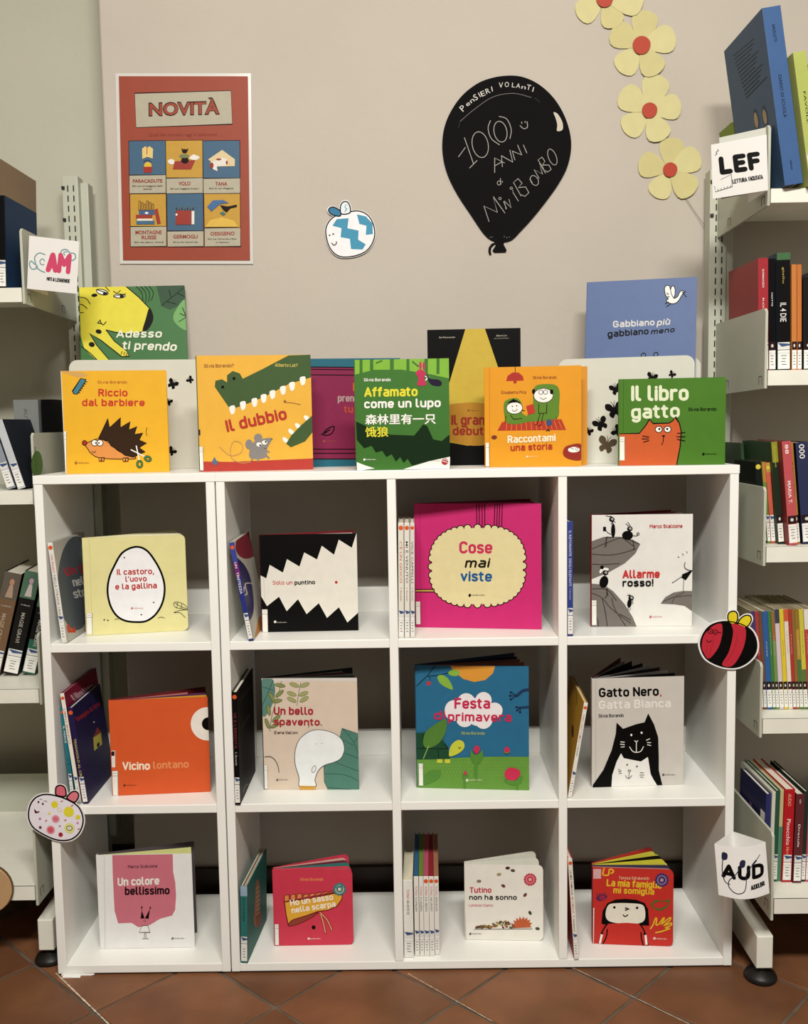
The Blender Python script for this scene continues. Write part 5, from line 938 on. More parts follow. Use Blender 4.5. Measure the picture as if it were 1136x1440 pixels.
STAND['R_s3tall'] = dict(x=.984, y=.145, z=.777, th=-4, yaw=0, t=.006, h=.178, d=.11)
rb('s3tall', 'dark green book standing behind the short ones on the third shelf', (46, 74, 46), group=G3, call=False)
rb('s3dark', 'dark green spine with gold lettering, third shelf', (44, 60, 44), (48, 76, 50), group=G3, blk=True, bands=((0, .2, (150, 150, 50)),), title=[('STORIE', (200, 190, 80), .04, .3, .4)])
rb('s3red', 'wide coral red hardback on the third shelf', (196, 84, 90), (140, 52, 50), group=G3, blk=True, title=[('88', WH, .03, .12, .4), ('MARIA T.', WH, .38, .6, .4)])
rb('s3ochre', 'thin ochre spine right of the wide red hardback', (176, 124, 54), group=G3, blk=True, title=[('RACCONTI', K, .2, .6, .4)]); rb('s3blue', 'dark navy book at the right frame edge, third shelf', (44, 50, 84), (46, 36, 54), group=G3, blk=True, title=[('000', WH, .02, .16, .5)])
C4 = [((70, 60, 110), 'indigo'), ((176, 60, 60), 'red'), ((110, 80, 60), 'brown'), ((50, 96, 160), 'wide blue'), ((60, 130, 70), 'green'), ((160, 110, 60), 'tan brown'), ((214, 196, 206), 'pale mauve'), ((232, 206, 50), 'yellow'), ((230, 216, 200), 'white with a coral top'), ((180, 60, 50), 'brick red'), ((150, 110, 50), 'olive'), ((190, 150, 60), 'ochre'), ((214, 204, 70), 'lime yellow'), ((196, 70, 70), 'coral red and white'), ((90, 40, 44), 'maroon'), ((56, 50, 92), 'dark indigo')]
for i, (c, n_) in enumerate(C4):
    bn = {6: ((.0, .14, (60, 70, 90)),), 8: ((0, .12, (210, 96, 60)),), 5: ((.3, 1, (120, 150, 80)),), 11: ((0, .2, (150, 120, 50)), (.5, 1, (80, 120, 70))), 12: ((.6, 1, (100, 120, 60)),), 13: ((0, .2, (226, 220, 210)),)}.get(i, ())
    rb('s4_%d' % i, '%s spine in the tightly packed fourth shelf of the right rack' % n_, c, (170, 160, 130), group='thin spines packed on the fourth rack shelf', blk=True, bands=bn, title=[('LETTORI' if i % 3 else 'FIABE', (220,214,200) if sum(c) < 420 else (90,80,60), .22+.03*(i % 4), .5, .26)] if i % 4 != 2 else ())
G5 = 'books on the lowest right rack shelf'
A = rb('s5navy', 'navy book nearest the bracket on the lowest right shelf', (44, 48, 100), (36, 36, 76), group=G5)
d = STAND['R_s5navy']; P = Art('cover_print', A.bk, d['d'], d['h'], [(0, 0), (100, 0), (100, 100), (0, 100)], lambda u, v, o: (-o, d['d']-u, v)); P.full((34, 34, 78)); P.rect((232, 230, 222), 82, 22, 98, 58); P.disc((130, 90, 130), 45, 35, 7, 9); P.line((90, 90, 140), 1.5, [(30,55),(60,52)]); P.done()
rb('s5pale', 'pale thin spine, second on the lowest right shelf', (206, 206, 190), group=G5, call=False); rb('s5green', 'dark green thin spine on the lowest right shelf', (40, 84, 64), group=G5); rb('s5cream', 'cream and green thin spine on the lowest right shelf', (206, 190, 140), group=G5, call=False, bands=((.4, 1, (80, 140, 110)),))
rb('s5red', 'bright red hardback with white lettering on the lowest right shelf', (190, 28, 36), group=G5, callw=.8, title=[('AUDIO', (230, 190, 150), .05, .18, .35), ('Pinocchio', WH, .32, .6, .42), ('libro', (230, 190, 150), .62, .72, .3)])
rb('s5maroon', 'maroon hardback right of the bright red one, lowest shelf', (98, 40, 46), (44, 34, 34), group=G5, callw=.8, title=[('CD', WH, .06, .12, .3), ('Dracula', WH, .34, .66, .45)])
rb('s5dgreen', 'dark green book near the right frame edge, lowest shelf', (46, 64, 50), group=G5); rb('s5pink', 'pink book at the right frame edge, lowest shelf', (206, 90, 100), group=G5)
rb('l1blue', 'dark blue book on the top left rack shelf', (22, 24, 30), (26, 56, 92), group='books on the top left rack shelf'); rb('l1tan', 'tall tan wooden looking book at the far left, top shelf', (150, 126, 100), group='books on the top left rack shelf')
GL = 'books on the second left rack shelf'
STAND['R_l2cover'] = dict(x=-.455, y=.262, z=.89, th=0, yaw=0, t=.05, h=.172, d=.09)
A = rb('l2cover', 'grey book with capital lettering behind the leaning white ones, second left shelf', (134, 138, 136), group=GL, call=False, title=[('AUTUNNO', (90, 94, 92), .1, .6, .3)])
rb('l2white', 'white spined book leaning left on the second left shelf', (196, 200, 204), (48, 52, 62), group=GL); rb('l2grey', 'grey spined book leaning at the left frame edge, second left shelf', (150, 156, 168), (60, 62, 70), group=GL)
STAND['R_l2black'] = dict(x=-.399, y=.262, z=.89, th=0, yaw=0, t=.024, h=.172, d=.09)
rb('l2black', 'black book standing behind the leaning pair, second left shelf', (20, 19, 20), group=GL, call=False)
GG = 'graphic novels on the third left rack shelf'
for k, c, tc, l in (('l3a', (120, 92, 66), (190, 170, 150), 'brown graphic novel spine leaning right at the left frame edge'), ('l3b', (46, 44, 42), (190, 186, 176), 'dark grey graphic novel with a green picture, middle of the left trio'), ('l3c', (52, 104, 84), (200, 200, 190), 'green graphic novel partly behind the narrow bookcase')):
    A = rb(k, l, c, (40, 38, 36), group=GG, bands=((0, .26, (100, 92, 80) if k == 'l3a' else (86, 120, 96)),) + (((.26, .62, (44, 44, 42)),) if k == 'l3c' else ()), title=[('MAGIE GRAVI', tc, .4, .76, .5), ('MAGIA NERA', tc, .42, .78, -.1)][:1])
    d = STAND['R_'+k]; W = d['t']*1000; Hh = d['h']*1000
    P = Art('spine_picture', A.bk, d['t'], d['h'], [(0, 0), (W, 0), (W, Hh), (0, Hh)], lambda u, v, o: (u, -o-.0008, v)); P.disc((206, 170, 190) if k != 'l3a' else (190, 140, 110), W*.55, Hh*.09, W*.14, W*.2); P.poly((206, 196, 190) if k != 'l3a' else (180, 150, 130), [(W*.3, Hh*.24), (W*.45, Hh*.12), (W*.66, Hh*.12), (W*.75, Hh*.24)]); P.text((196,196,190), 'G.G. MARQUEZ', (W*.2, Hh*.33), (W*.8, Hh*.33), 2.4, .01, res=1); P.done()
# ---- butterfly stands
def butterfly(A, c, x, y, k, r):
    def P(L): a = R(r); return [(x+k*(u*math.cos(a)-v*math.sin(a)), y+k*(u*math.sin(a)+v*math.cos(a))) for u, v in L]
    for s in (1, -1):
        A.poly(c, P([(0, -2), (s*8, -16), (s*20, -18), (s*22, -6), (s*12, 2), (0, 3)]), 1); A.poly(c, P([(0, 2), (s*12, 3), (s*16, 12), (s*8, 20), (0, 8)]), 1); A.line(c, 1.5*k, P([(0, -10), (s*5, -22)]))
    A.poly(c, P([(-1.8, -12), (1.8, -12), (1.8, 12), (-1.8, 12)]))
def stand(key, label, sheet, corners, flies, yaw=None):
    d = FACE[key]; w, h, dp = d['w'], d['h'], .068; yw = d['yaw']
    t = thing('book_stand', label, 'book stand', (d['x'], d['y'], d['z']+.0003), (0, 0, R(yw)), 'butterfly book stands')
    def pan(w, h, r): return [(0, 0), (w, 0)] + [(w-r+r*math.cos(R(a)), h-r+r*math.sin(R(a))) for a in range(0, 91, 15)] + [(r-r*math.sin(R(a)), h-r+r*math.cos(R(a))) for a in range(0, 91, 15)]
    m = mat('white_sheet_metal', (204, 203, 190), rough=.4, mottle=.02)
    prism('front_panel', pan(w, h, .016), 0, .0014, m, t); prism('rear_panel', [(x, z) for x, z in pan(w, h, .016)], dp-.0014, dp, m, t).location = (.012 if key == 'holderR' else -.008, 0, 0); box('base_panel', (0, .0014, 0), (w, dp-.0014, .0014), m, t)
    for f in flies:
        A = Art('butterfly', t, w, h, zc(sheet, corners), lambda u, v, o: (u, -o, v)); butterfly(A, *f); A.done()  # dark print stands in for the darkness seen through butterfly cut-outs
stand('holderL', 'white metal book stand with butterfly silhouettes, behind the hedgehog book on the left', 'A', [(97,507),(285,505),(288,656),(103,658)], [(K, 950, 625, 1.3, 30), (K, 1048, 602, .9, -50), (K, 925, 722, 1, 20), (K, 940, 990, 1.1, 40), (K, 700, 700, 1.2, 0), (K, 500, 900, 1.2, 60)])
stand('holderR', 'white metal book stand with butterfly silhouettes, behind the orange cat book on the right', 'D', [(783,507),(972,495),(977,648),(785,650)], [(K, 360, 765, 1.7, -20), (K, 578, 690, 1.5, 15), (K, 702, 668, 1, 35), (K, 355, 890, 2.4, -15), (K, 272, 978, 2, -30), (K, 200, 1025, 1.2, 20), (K, 375, 1020, 1.6, -60), ((84, 70, 50), 312, 1105, 2.5, 15), (K, 600, 900, 2, 0), (K, 760, 800, 1.6, 30)])
# ------------------------------------------------------------------ paper things on the wall, the bookcases and the racks
def sheet(key, label, cat, name, th, group=None):
    d = FACE[key]; t = thing(name, label, cat, (d['x'], d['y'], d['z']), (0, R(d['roll']), R(d['yaw'])), group); return t, d
class Cut:      # card cut to an outline in the layout's units
    def __init__(s, t, d, sheetk, corners, y0=0, dz=0):
        s.t, s.d = t, d; s.c = zc(sheetk, corners) if sheetk else corners; s.map = homog(s.c, [(0, d['h']), (d['w'], d['h']), (d['w'], 0), (0, 0)])
    def cut(s, name, pts, y, th, m, sm=0, parent=None):
        if sm: pts = smooth(pts, True, 6)
        return prism(name, [s.map(p) for p in pts], y, y+th, m, parent or s.t)
    def art(s, name, y, parent=None): return Art(name, parent or s.t, s.d['w'], s.d['h'], s.c, lambda u, v, o: (u, y-o, v), trim=False)
t, d = sheet('poster', 'orange laminated new arrivals poster on the wall, six picture panels', 'poster', 'poster', .001)
CO = [(166,106),(348,108.5),(352,367),(174,366)]
box('laminate_film', (-.007, .0012, -.007), (d['w']+.006, .0018, d['h']+.006), mat('laminate_edge', (206, 204, 198), rough=.2, spec=.5), t)
box('printed_sheet', (0, 0, 0), (d['w'], .0012, d['h']), card((158, 72, 50)), t, 0)
A = Art('poster_print', t, d['w'], d['h'], zc('P', CO), lambda u, v, o: (u, -o, v))
OG = (158, 72, 50); CR = (184, 178, 156); BL = (70, 104, 132); YE = (200, 156, 62); DK = (52, 34, 30)
A.shape(CR, DK, 4, [(186,195),(836,185),(848,412),(198,428)])
A.text(DK, 'NOVITÀ', (282,348), (764,340), 84, .055); A.text(OG, 'NOVITÀ', (288,345), (758,337), 78, .022)
A.text((120, 40, 28), "Quali libri arrivano oggi in biblioteca?", (285,488), (745,490), 20, .005, res=2)
X = [(148, 400, 406, 650, 656, 898)]
def cell(x0, y0, x1, y1, xx0, xx1, yb, c): A.shape(c, DK, 4, [(x0,y0),(x1,y0),(x1+3,y1),(x0+5,y1)]); A.shape(CR, DK, 4, [(x0+5,y1),(x1+3,y1),(x1+5,yb),(x0+8,yb)])
cell(148,518,398,750,0,0,876,BL); cell(398,518,648,772,0,0,878,YE); cell(648,522,898,776,0,0,880,BL)
cell(158,878,404,1098,0,0,1234,YE); cell(408,878,654,1130,0,0,1236,BL); cell(658,880,902,1110,0,0,1236,YE)
rt = (150, 56, 44)
A.text(rt, 'PARACADUTE', (178,802), (378,802), 22, .03); A.text(rt, 'VOLO', (487,822), (568,822), 24, .03); A.text(rt, 'TANA', (735,826), (816,826), 24, .03)
A.text(rt, 'MONTAGNE', (198,1150), (376,1150), 24, .03); A.text(rt, 'RUSSE', (240,1184), (340,1184), 24, .03); A.text(rt, 'GERMOGLI', (454,1180), (618,1180), 24, .03); A.text(rt, 'OSSIGENO', (704,1162), (866,1160), 24, .03)
for s_, x0, x1, y in (('libri per proteggersi dalle', 175, 380, 830), ('cadute', 248, 308, 850), ('libri per viaggiare lontano', 432, 624, 850), ('libri in cui rifugiarsi', 694, 856, 850), ('libri che danno i brividi', 192, 388, 1210), ('libri per far crescere idee', 454, 620, 1210), ('libri per riprendere fiato', 686, 880, 1190), ('e respirare', 740, 830, 1212)): A.text(DK, s_, (x0,y), (x1,y), 11, .01, res=1)
A.poly((232, 206, 130), [(240,572),(262,556),(275,566),(290,556),(314,574),(312,640),(275,628),(242,642)]); A.line((190, 80, 50), 6, [(274,562),(272,612)]); A.line((40,60,90), 6, [(250,662),(275,650),(302,662)], 1); A.disc((226, 190, 60), 280, 690, 26, 28); A.poly((160, 50, 42), [(248,695),(312,695),(306,735),(252,735)])
A.poly((228, 224, 214), [(415,655),(440,644),(462,660),(455,680),(425,676)], 1); A.poly((228, 224, 214), [(560,640),(585,616),(610,622),(630,636),(600,654)], 1); A.poly((160, 56, 44), [(460,660),(600,652),(572,715),(448,714)]); A.disc(DK, 530, 655, 26, 22); A.disc((120, 130, 90), 525, 625, 34, 14); A.disc(DK, 528, 592, 18, 14); A.poly(DK, [(508,585),(505,572),(520,580)]); A.poly(DK, [(540,580),(552,574),(550,590)])
A.poly((226, 206, 160), [(686,650),(780,586),(866,650),(866,696),(740,698),(700,660)]); A.poly((226, 220, 210), [(700,670),(780,640),(815,650),(815,690),(745,698),(750,730),(720,715)]); A.disc(rt, 710, 690, 14, 20); A.disc(rt, 758, 650, 18, 7); A.disc(rt, 812, 672, 7, 14)
for i in range(6): A.rect(DK, 218+i*18, 926+(i % 3)*10, 232+i*18, 990); A.rect((196, 150, 60), 221+i*18, 930+(i % 3)*10, 229+i*18, 986)
A.rect((70,100,140), 222, 990, 328, 1020); A.rect((160, 56, 44), 202, 1020, 312, 1046); A.rect((226,220,200), 210, 1046, 315, 1060); A.rect((70,110,140), 205, 1060, 328, 1084); A.poly((160, 56, 44), [(325,985),(348,978),(370,1078),(346,1084)]); A.disc(WH, 274, 1008, 12, 7)
A.rect((156, 58, 46), 470, 992, 575, 1088); A.rect((228,224,214), 578, 996, 596, 1086); A.disc(WH, 476, 1020, 7)
for k in range(7): A.line(DK, 5, [(478+k*18, 992), (474+k*19, 968+(k % 2)*8)]); A.disc((90,110,90), 474+k*19, 970+(k % 2)*8, 6, n=8)
A.poly((70, 110, 160), [(682,968),(722,925),(790,925),(828,944),(770,950),(710,1000)]); A.poly(DK, [(768,958),(820,968),(880,956),(882,970),(838,980),(812,1008),(790,990)]); A.poly((70, 120, 110), [(765,1012),(790,1000),(808,1018),(790,1028)])
A.poly((226, 186, 80), [(700,1060),(780,1040),(860,1062),(890,1105),(672,1105)], 0)
A.done()

t, d = sheet('balloon', 'black balloon shaped chalkboard on the wall with chalk writing', 'chalkboard', 'balloon_chalkboard', .003)
c = Cut(t, d, 'B1', [(620,100),(810,100),(810,360),(620,360)])
BO = [(528,34),(640,48),(760,105),(870,205),(950,330),(1000,470),(1012,600),(985,740),(920,870),(830,1000),(720,1140),(620,1250),(560,1310),(500,1330),(420,1325),(340,1270),(230,1110),(120,940),(45,780),(12,620),(20,460),(70,320),(160,190),(280,95),(400,50)]
CH = mat('chalkboard_black', (9, 8, 9), rough=.8, spec=.12, mottle=.15, scale=12)
c.cut('board', BO, 0, .003, CH, 1)
c.cut('knot', [(432,1325),(498,1325),(490,1350),(515,1395),(508,1410),(420,1412),(404,1398),(430,1355)], .0002, .0028, CH)
c.cut('string_tail', [(432,1330),(395,1345),(374,1375),(372,1405),(380,1432),(396,1428),(390,1402),(395,1372),(415,1352),(438,1342)], .0004, .0026, CH)
A = c.art('chalk_writing', 0); ck = (214, 210, 202); cg = (172, 168, 160)
for ch, x, y, a, s_ in (('P',172,312,-42,60),('e',205,272,-38,44),('n',236,246,-35,44),('S',268,226,-30,58),('I',304,200,-28,48),('E',318,196,-24,50),('R',354,176,-20,50),('I',396,156,-12,48),('V',448,128,0,52),('O',494,122,0,48),('L',548,124,6,44),('A',580,128,8,44),('n',622,136,10,40),('T',660,142,12,50),('I',706,160,14,48)):
    w_ = {'I': 6, 'L': 24, 'S': 26}.get(ch, 32); a = R(a); A.text(ck, ch, (x, y), (x+w_*math.cos(a), y+w_*math.sin(a)), s_*.8, -.002)
A.line((110, 106, 102), 4, [(150,385),(250,300),(400,200),(560,172),(700,205)], 1)
for i in range(8): A.disc((90, 88, 84), 136+i*2, 435-i*8, 1.8, n=6); A.disc((90, 88, 84), 730+i*5, 210+i*4, 1.8, n=6)
A.line(cg, 5, [(136,662),(190,588)]); A.line(cg, 5, [(182,512),(254,718)]); A.line(cg, 5, [(222,750),(282,690)])
A.ring(cg, 5, 305, 568, 62, 102, -12); A.ring(cg, 5, 462, 468, 50, 82, -12); A.line(cg, 5, [(385,380),(366,440),(390,520),(455,570)], 1); A.line(cg, 5, [(450,350),(510,370),(545,450),(535,525)], 1)
A.line(cg, 5, [(625,392),(628,408)]); A.line(cg, 5, [(652,388),(654,402)]); A.line(cg, 5, [(612,420),(640,445),(670,435),(668,390)], 1)
for L in ([(418,788),(418,672),(495,712)], [(416,735),(470,705)], [(478,742),(470,655),(558,705),(535,610)], [(575,690),(555,620),(628,650),(595,572)], [(640,572),(668,636)]): A.line(cg, 5, L)
A.ring(cg, 4.5, 452, 868, 13, 16); A.line(cg, 4.5, [(468,880),(462,830)]); A.line(cg, 4.5, [(478,852),(480,864)])
for L in ([(376,1172),(335,1048),(440,1098),(408,975),(500,1105)], [(488,1012),(512,1070)], [(508,1075),(495,1010),(548,1062),(530,995)], [(560,940),(605,1012)], [(625,972),(565,865),(600,835),(632,870),(605,905),(660,900),(685,945),(655,975),(625,960)], [(712,868),(690,838)], [(765,835),(725,765),(790,800),(765,715),(815,795)], [(800,760),(755,690),(785,668),(808,700),(790,730),(840,730),(858,765),(830,785),(805,770)]): A.line(cg, 4.5, L)
A.ring(cg, 4.5, 728, 850, 28, 42, -30); A.ring(cg, 4.5, 866, 668, 30, 66, -22); A.ring(cg, 4, 460, 990, 9); A.ring(cg, 4, 548, 910, 9); A.ring(cg, 4, 560, 930, 2)
A.poly((206, 196, 178), [(872,322),(905,335),(940,395),(946,445),(930,465),(900,464),(902,420),(890,370)], 1)
for x in (385, 400, 495, 515, 535): A.disc(cg, x, 1290+(x % 3)*4, 3, n=6)
A.done()

t, d = sheet('bluefish', 'small smiling white paper creature with blue zigzags, on the wall', 'sticker', 'paper_cutout', .001)
c = Cut(t, d, 'B2', [(450,280),(530,280),(530,365),(450,365)])
FO = [(55,720),(58,680),(85,645),(130,628),(190,618),(235,640),(258,690),(255,740),(225,785),(170,808),(110,808),(72,775)]
def grow(P, k): cx = sum(p[0] for p in P)/len(P); cy = sum(p[1] for p in P)/len(P); return [(cx+(x-cx)*k, cy+(y-cy)*k) for x, y in P]
EA = [[(112,640),(78,632),(66,614),(78,602),(98,606),(118,622)], [(120,630),(116,600),(126,582),(144,580),(156,600),(155,626)]]
WC = card((236, 234, 230))
BP = lambda f, dy=0: [f(p) for p in ()]
def blob(cut, body, ears, white, border=1.05):
    cut.cut('card_body', grow(body, border), 0, .0008, white, 1)
    for e in ears: cut.cut('card_ear', grow(e, border+.22), .0001, .0007, white, 1)
blob(c, FO, EA, WC, 1.045)
A = c.art('drawing', 0); bl = (62, 150, 184)
A.shape((238, 238, 240), K, 5, FO, 1)
for z in ([(100,652),(150,648),(145,690),(192,700),(190,738),(222,758),(208,780),(160,778),(155,735),(116,728),(120,690),(82,680)], [(185,632),(222,640),(250,670),(252,715),(222,718),(225,680),(195,672)]): A.poly(bl, z)
A.shape(FO and None, K, 5, FO, 1); A.shape((40, 120, 160), K, 5, EA[0], 1); A.shape((225, 232, 236), K, 5, EA[1], 1); A.line(bl, 3, [(140,590),(134,602),(142,608),(134,622)])
A.disc(K, 70, 720, 3.5); A.disc(K, 85, 715, 3.5); A.line(K, 4, [(78,752),(88,762),(98,755),(98,746)], 1); A.done()

t, d = sheet('bee', 'round paper bumblebee with red stripes and glasses on the right edge of the bookcase', 'sticker', 'paper_cutout', .001)
c = Cut(t, d, 'B3', [(980,855),(1070,855),(1070,945),(980,945)])
BB = [(72,420),(85,350),(130,290),(200,262),(280,262),(360,285),(420,330),(450,400),(445,470),(400,530),(330,568),(250,570),(170,545),(105,500)]
W1 = [(272,275),(254,240),(258,205),(285,190),(312,200),(320,235),(308,272)]; W2 = [(325,285),(332,250),(365,222),(400,222),(412,250),(395,285),(370,302)]
blob(c, BB, [W1, W2], WC, 1.085)
A = c.art('drawing', 0); A.poly(K, BB, 1); A.shape((236, 216, 40), K, 9, W1, 1); A.shape((236, 216, 40), K, 9, W2, 1); A.shape(None, K, 8, BB, 1)
rdc = (196, 44, 60); A.poly(rdc, [(80,420),(95,350),(150,290),(205,272),(218,300),(215,360),(190,440),(130,510),(92,465)], 1); A.poly(rdc, [(280,276),(330,282),(372,305),(375,380),(350,470),(290,560),(220,552),(262,470),(285,380),(290,320)], 1)
for p in ([(130,500),(150,420),(160,360)], [(110,480),(120,420)], [(240,540),(300,450),(320,340)]): A.line((176, 36, 50), 6, p, 1)
A.ring(K, 5, 138, 324, 16); A.ring(K, 5, 170, 330, 16); A.disc(K, 140, 326, 5); A.disc(K, 168, 331, 5); A.line(K, 5, [(186,330),(212,336)]); A.line(K, 5, [(120,320),(110,310)]); A.line(K, 5, [(112,380),(120,395),(135,396),(145,385)], 1); A.done()

t, d = sheet('dots', 'white paper creature with pink and yellow dots on the left edge of the bookcase', 'sticker', 'paper_cutout', .001)
c = Cut(t, d, 'B4', [(34,1098),(122,1098),(122,1186),(34,1186)])
BB = [(325,540),(345,430),(400,350),(480,308),(580,304),(700,330),(800,370),(890,430),(938,520),(945,620),(900,730),(820,800),(720,822),(620,810),(520,770),(400,700),(345,630)]
W1 = [(652,310),(640,260),(650,215),(690,196),(735,210),(756,255),(748,320)]; W2 = [(770,345),(790,300),(830,268),(875,265),(902,300),(890,345),(850,385)]
blob(c, BB, [W1, W2], WC, 1.07)
A = c.art('drawing', 0); A.poly((238, 232, 240), BB, 1); A.shape((226, 110, 126), K, 16, W1, 1); A.shape((228, 128, 140), K, 16, W2, 1); A.shape(None, K, 17, BB, 1)
y1 = (238, 226, 60); pk = (226, 120, 140)
for x, y, r_, cc in ((625,415,40,y1),(785,495,60,y1),(888,555,28,y1),(562,518,18,(236,232,130)),(635,578,45,(234,160,170)),(635,578,28,(226,120,140)),(575,702,48,(234,150,160)),(575,702,32,(222,96,112)),(688,755,26,(176,40,54)),(457,676,17,(130,50,90)),(455,578,15,(190,140,180)),(790,680,60,(236,234,150)),(885,620,14,(220,150,190)),(680,658,10,(150,110,150)),(680,472,26,(240,220,180)),(680,472,16,(240,236,240))): A.disc(cc, x, y, r_)
A.ring((60, 80, 90), 7, 790, 680, 32, 26); A.disc(WH, 790, 680, 20, 16); A.disc((60,80,90), 790, 680, 5)
for x, y in ((708,375),(525,598),(745,588),(896,686),(826,422)): A.line((200, 100, 90), 8, [(x-14, y+8), (x+14, y-8)]); A.line((200, 100, 90), 6, [(x-4, y-8), (x+4, y+8)])
A.disc(K, 443, 387, 11); A.disc(K, 493, 407, 11); A.line((120, 110, 120), 5, [(455,358),(470,352),(488,360)], 1); A.line((120,110,120), 5, [(505,375),(525,372),(542,385)], 1); A.poly((90, 20, 40), [(392,462),(408,480),(425,495),(458,490),(440,508),(405,515),(394,492)]); A.done()

# flowers of yellow paper, taped on the wall
d = FACE['flowers']; mp = homog([(0,0),(676.2,0),(676.2,1014.3),(0,1014.3)], [(0, d['h']), (d['w'], d['h']), (d['w'], 0), (0, 0)])
PET = [card((217, 208, 150)), card((210, 200, 140))]; RC = card((186, 66, 44)); rf = random.Random(9)
FL = [(170,-8,40,[(85,45),(205,82),(292,0),(210,-100),(90,-80)],'topmost, cut off by the frame'), (345,215,42,[(360,105),(452,188),(395,308),(276,296),(250,165)],'second from the top, largest red centre'), (385,525,36,[(412,412),(485,510),(425,622),(306,592),(292,465)],'third from the top'), (485,812,34,[(492,708),(580,765),(560,890),(440,900),(385,786)],'lowest, its thread running to the right rack')]
for n_, (cx, cy, r_, pet, l) in enumerate(FL):
    u, v = mp((cx, cy)); t = thing('paper_flower', 'yellow paper flower with a red centre, ' + l, 'flower', (d['x']+u, WY, d['z']+v), (0, 0, 0), 'yellow paper flowers on the wall')
    for k, (px, py) in enumerate(pet):
        pu, pv = mp((px, py)); dx, dz = pu-u, pv-v; L_ = math.hypot(dx, dz)*1.5; ux, uz = dx/math.hypot(dx, dz), dz/math.hypot(dx, dz)
        prof = [(0, .06), (.15, .13), (.35, .26), (.55, .36), (.72, .395), (.85, .36), (.94, .25), (.985, .12), (1.0, .03)]
        V, F = [], []; y0 = .0006+.0009*(k % 3)
        for i, (a, b) in enumerate(prof):
            for s_ in (-1, -.5, 0, .5, 1): V.append((L_*a*ux-L_*b*s_*uz, -(y0+.0006+.0022*a*a), L_*a*uz+L_*b*s_*ux))
        n1 = len(V); V += [(x, y+.0007, z) for x, y, z in V[:n1]]
        for i in range(len(prof)-1):
            for j in range(4): q = (i*5+j, i*5+j+1, i*5+j+6, i*5+j+5); F.append(q); F.append(tuple(x+n1 for x in reversed(q)))
        rim = [i*5 for i in range(len(prof))]+[(len(prof)-1)*5+j for j in range(1, 5)]+[i*5+4 for i in reversed(range(len(prof)-1))]
        for a, b in zip(rim, rim[1:]): F.append((a, b, b+n1, a+n1))
        o = link('petal', mesh('petal', V, F), PET[(k+n_) % 2 if n_ != 2 else 0], t)
        
    rr = r_*d['w']/676.2
    prism('flower_centre', [(rr*math.cos(R(a))*(1+.03*math.sin(R(3*a))), rr*math.sin(R(a))) for a in range(0, 360, 15)], -.0056, -.0048, RC, t)
u, v = mp((560, 950)); u2, v2 = mp((645, 1090))
th = tube('thread', [(d['x']+u, WY-.006, d['z']+v), (d['x']+(u+u2)/2+.002, WY-.006, d['z']+(v+v2)/2-.001), (d['x']+u2+.01, WY-.012, d['z']+v2-.012)], .0005, card((130, 124, 110)))
tag(th, 'thin grey thread hanging from the lowest paper flower toward the rack upright', 'thread')

# shelf label cards clipped round the bracket ends
def card_print(t, d, key, corners, y=0): return Art('print', t, d['w'], d['h'], zc(key, corners), lambda u, v, o: (u, y-o, v))
GLS = mat('laminated_card', (216, 214, 210), rough=.22, spec=.5)
t, d = sheet('lef', 'laminated LEF label card on the top bracket of the right rack', 'sign', 'shelf_label', .001)
w_, h_ = d['w'], d['h']
box('card_front', (0, 0, 0), (w_, .0008, h_), GLS, t); sd = box('card_side', (0, 0, 0), (.088, .0008, h_), GLS, t); sd.location = (w_, .0004, 0); sd.rotation_euler = (0, 0, R(118))
bk = box('card_back', (0, 0, .0), (w_*.86, .0007, h_+.012), mat('laminate_sleeve', (196, 198, 188), rough=.25), t); bk.location = (.012, .010, 0); bk.rotation_euler = (0, 0, R(-7))
A = card_print(t, d, 'S1', [(997.6,204.5),(1079.6,188),(1078,268.6),(1004,279.5)])
A.title(K, 'LEF', (718,840), (918,812), 84, .27); A.title((50,46,44), 'LETTURA', (778,880), (846,869), 19, .2); A.title((50,46,44), 'FACILITATA', (852,868), (920,857), 19, .2)
A.line((90,90,90), 3, [(770,835),(776,892),(700,915),(696,890)]); 
for k in range(5): A.line((90,90,90), 2.5, [(712+k*14, 912-k*4), (712+k*14, 902-k*4)])
A.line((90,90,90), 3, [(690,745),(700,738),(694,730),(706,722),(700,715)], 1); A.line((150,150,150), 2.5, [(722,860),(768,838)]); A.done()
t, d = sheet('am', 'laminated label card with pink letters and a blue cloud, on the left rack top bracket', 'sign', 'shelf_label', .001)
w_, h_ = d['w'], d['h']
box('card_front', (0, 0, 0), (w_, .0008, h_), GLS, t); sd = box('card_side', (0, 0, 0), (.075, .0008, h_), GLS, t); sd.location = (0, .0012, 0); sd.rotation_euler = (0, 0, R(66))
A = card_print(t, d, 'S2', [(41,331),(111.8,340),(107.5,413),(38.8,406)])
bc = (110, 150, 154)
A.line(bc, 7, [(255,635),(220,625),(195,650),(200,690),(175,670),(166,690),(180,715),(210,710),(205,690)], 1); A.line(bc, 7, [(200,700),(225,722),(255,735)], 1); A.line(bc, 6, [(250,690),(232,690),(225,670),(240,658),(252,672)], 1)
A.line(bc, 7, [(340,630),(350,610),(375,606),(395,625),(420,630),(425,655),(405,668),(396,652)], 1); A.line(bc, 6, [(365,640),(360,622),(380,618)], 1)
pk = (200, 54, 96)
A.title(pk, 'A', (256,733), (326,738), 108, .26); A.title(pk, 'M', (318,738), (394,746), 110, .22); A.title(K, 'MITI & LEGGENDE', (262,780), (392,794), 20, .2); A.done()
t, d = sheet('aud', 'folded white AUD label with headphone drawing, on the lowest right rack bracket', 'sign', 'shelf_label', .001)
w_, h_ = d['w'], d['h']; V, F = [], []; nseg = 12
def fx(a): return (w_*a, -.010*math.sin(math.pi*a))
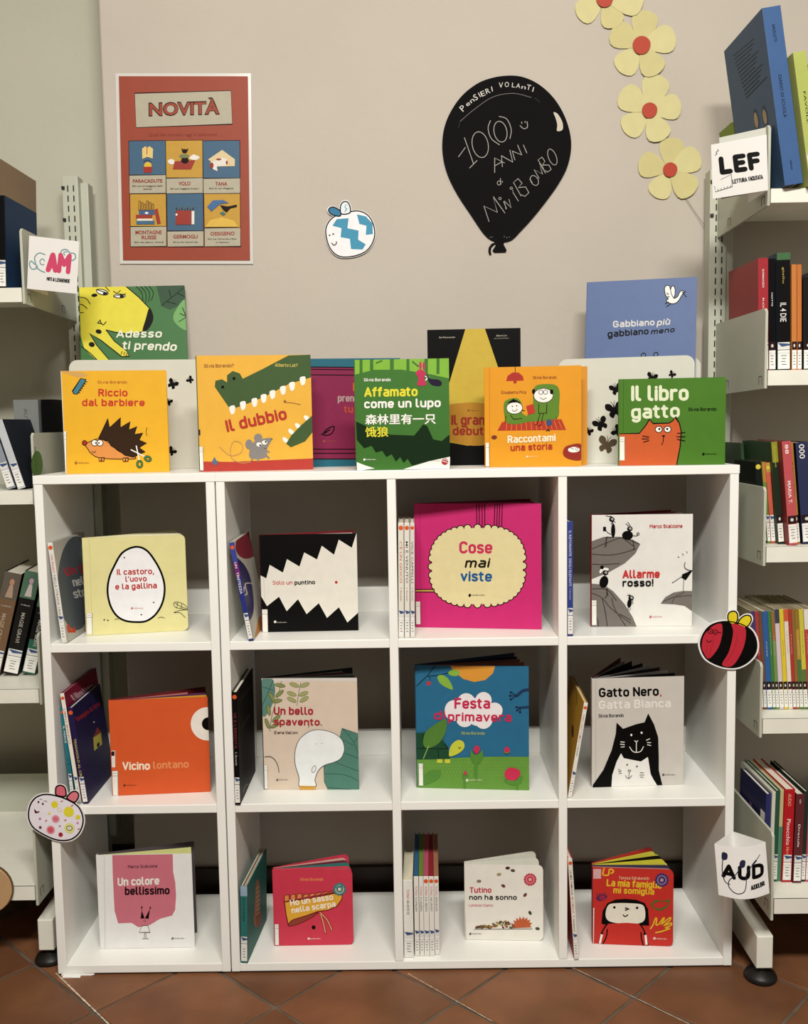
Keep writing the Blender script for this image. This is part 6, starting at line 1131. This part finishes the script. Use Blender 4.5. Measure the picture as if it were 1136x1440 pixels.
for i in range(nseg+1):
    x, y = fx(i/nseg); V += [(x, y, -.004*math.sin(math.pi*i/nseg)), (x, y, h_-.003*math.sin(math.pi*i/nseg))]
for i in range(nseg): F.append((2*i, 2*i+2, 2*i+3, 2*i+1))
fr = link('front_face', mesh('front_face', V, F), CARDW, t); sm_ = fr.modifiers.new('s', 'SOLIDIFY'); sm_.thickness = .0005; sm_.offset = 1
pk_ = (w_*.46, .048)
for nm, (a, b) in (('left_face', ((0, 0), pk_)), ('right_face', (pk_, (w_, 0)))):
    V = [(a[0], a[1], 0), (b[0], b[1], 0), (b[0], b[1], h_+(0 if a == (0, 0) else 0)), (a[0], a[1], h_)]
    o = link(nm, mesh(nm, V, [(0, 1, 2, 3)]), CARDW, t); s2 = o.modifiers.new('s', 'SOLIDIFY'); s2.thickness = .0005
A = Art('print', t, w_, h_, zc('R5', [(1003.8,1187),(1076.3,1184),(1081.3,1256.6),(1011.4,1257.9)]), lambda u, v, o: (u, -.010*math.sin(math.pi*max(0, min(1, u/w_)))-o-.0006, v-.0035*math.sin(math.pi*u/w_)))
nv = (40, 44, 70)
A.title(K, 'AUD', (166,652), (392,650), 74, .25); A.title(K, 'AUDIOLIBRI', (318,706), (396,696), 24, .17)
A.poly(nv, [(165,520),(175,512),(192,518),(192,545),(176,556),(165,550)], 1); A.poly(nv, [(258,552),(270,542),(286,548),(284,575),(270,585),(256,575)], 1)
A.line(nv, 4.5, [(170,555),(170,620),(185,670),(210,680)], 1); A.line(nv, 4.5, [(262,582),(235,625),(205,660),(205,695),(240,722),(280,712),(292,670),(292,620),(320,580),(345,555)], 1); A.line(nv, 10, [(325,575),(348,552)]); A.line(nv, 4, [(348,552),(370,527)]); A.done()
lfm = card((66, 88, 42)); lt = thing('paper_leaf', 'green paper leaf cut-out at the end of the second left rack shelf', 'decoration', (-.346, .083, .921), (0, 0, 0))
prism('leaf_blade', smooth([(-.006, .0), (-.009, .016), (-.005, .034), (.003, .042), (.010, .034), (.012, .012), (.006, -.002)], True, 4), 0, .001, lfm, lt); prism('leaf_rib', [(-.001, .004), (.001, .004), (.0006, .05), (-.0004, .05)], -.0006, 0, card((60, 84, 38)), lt)
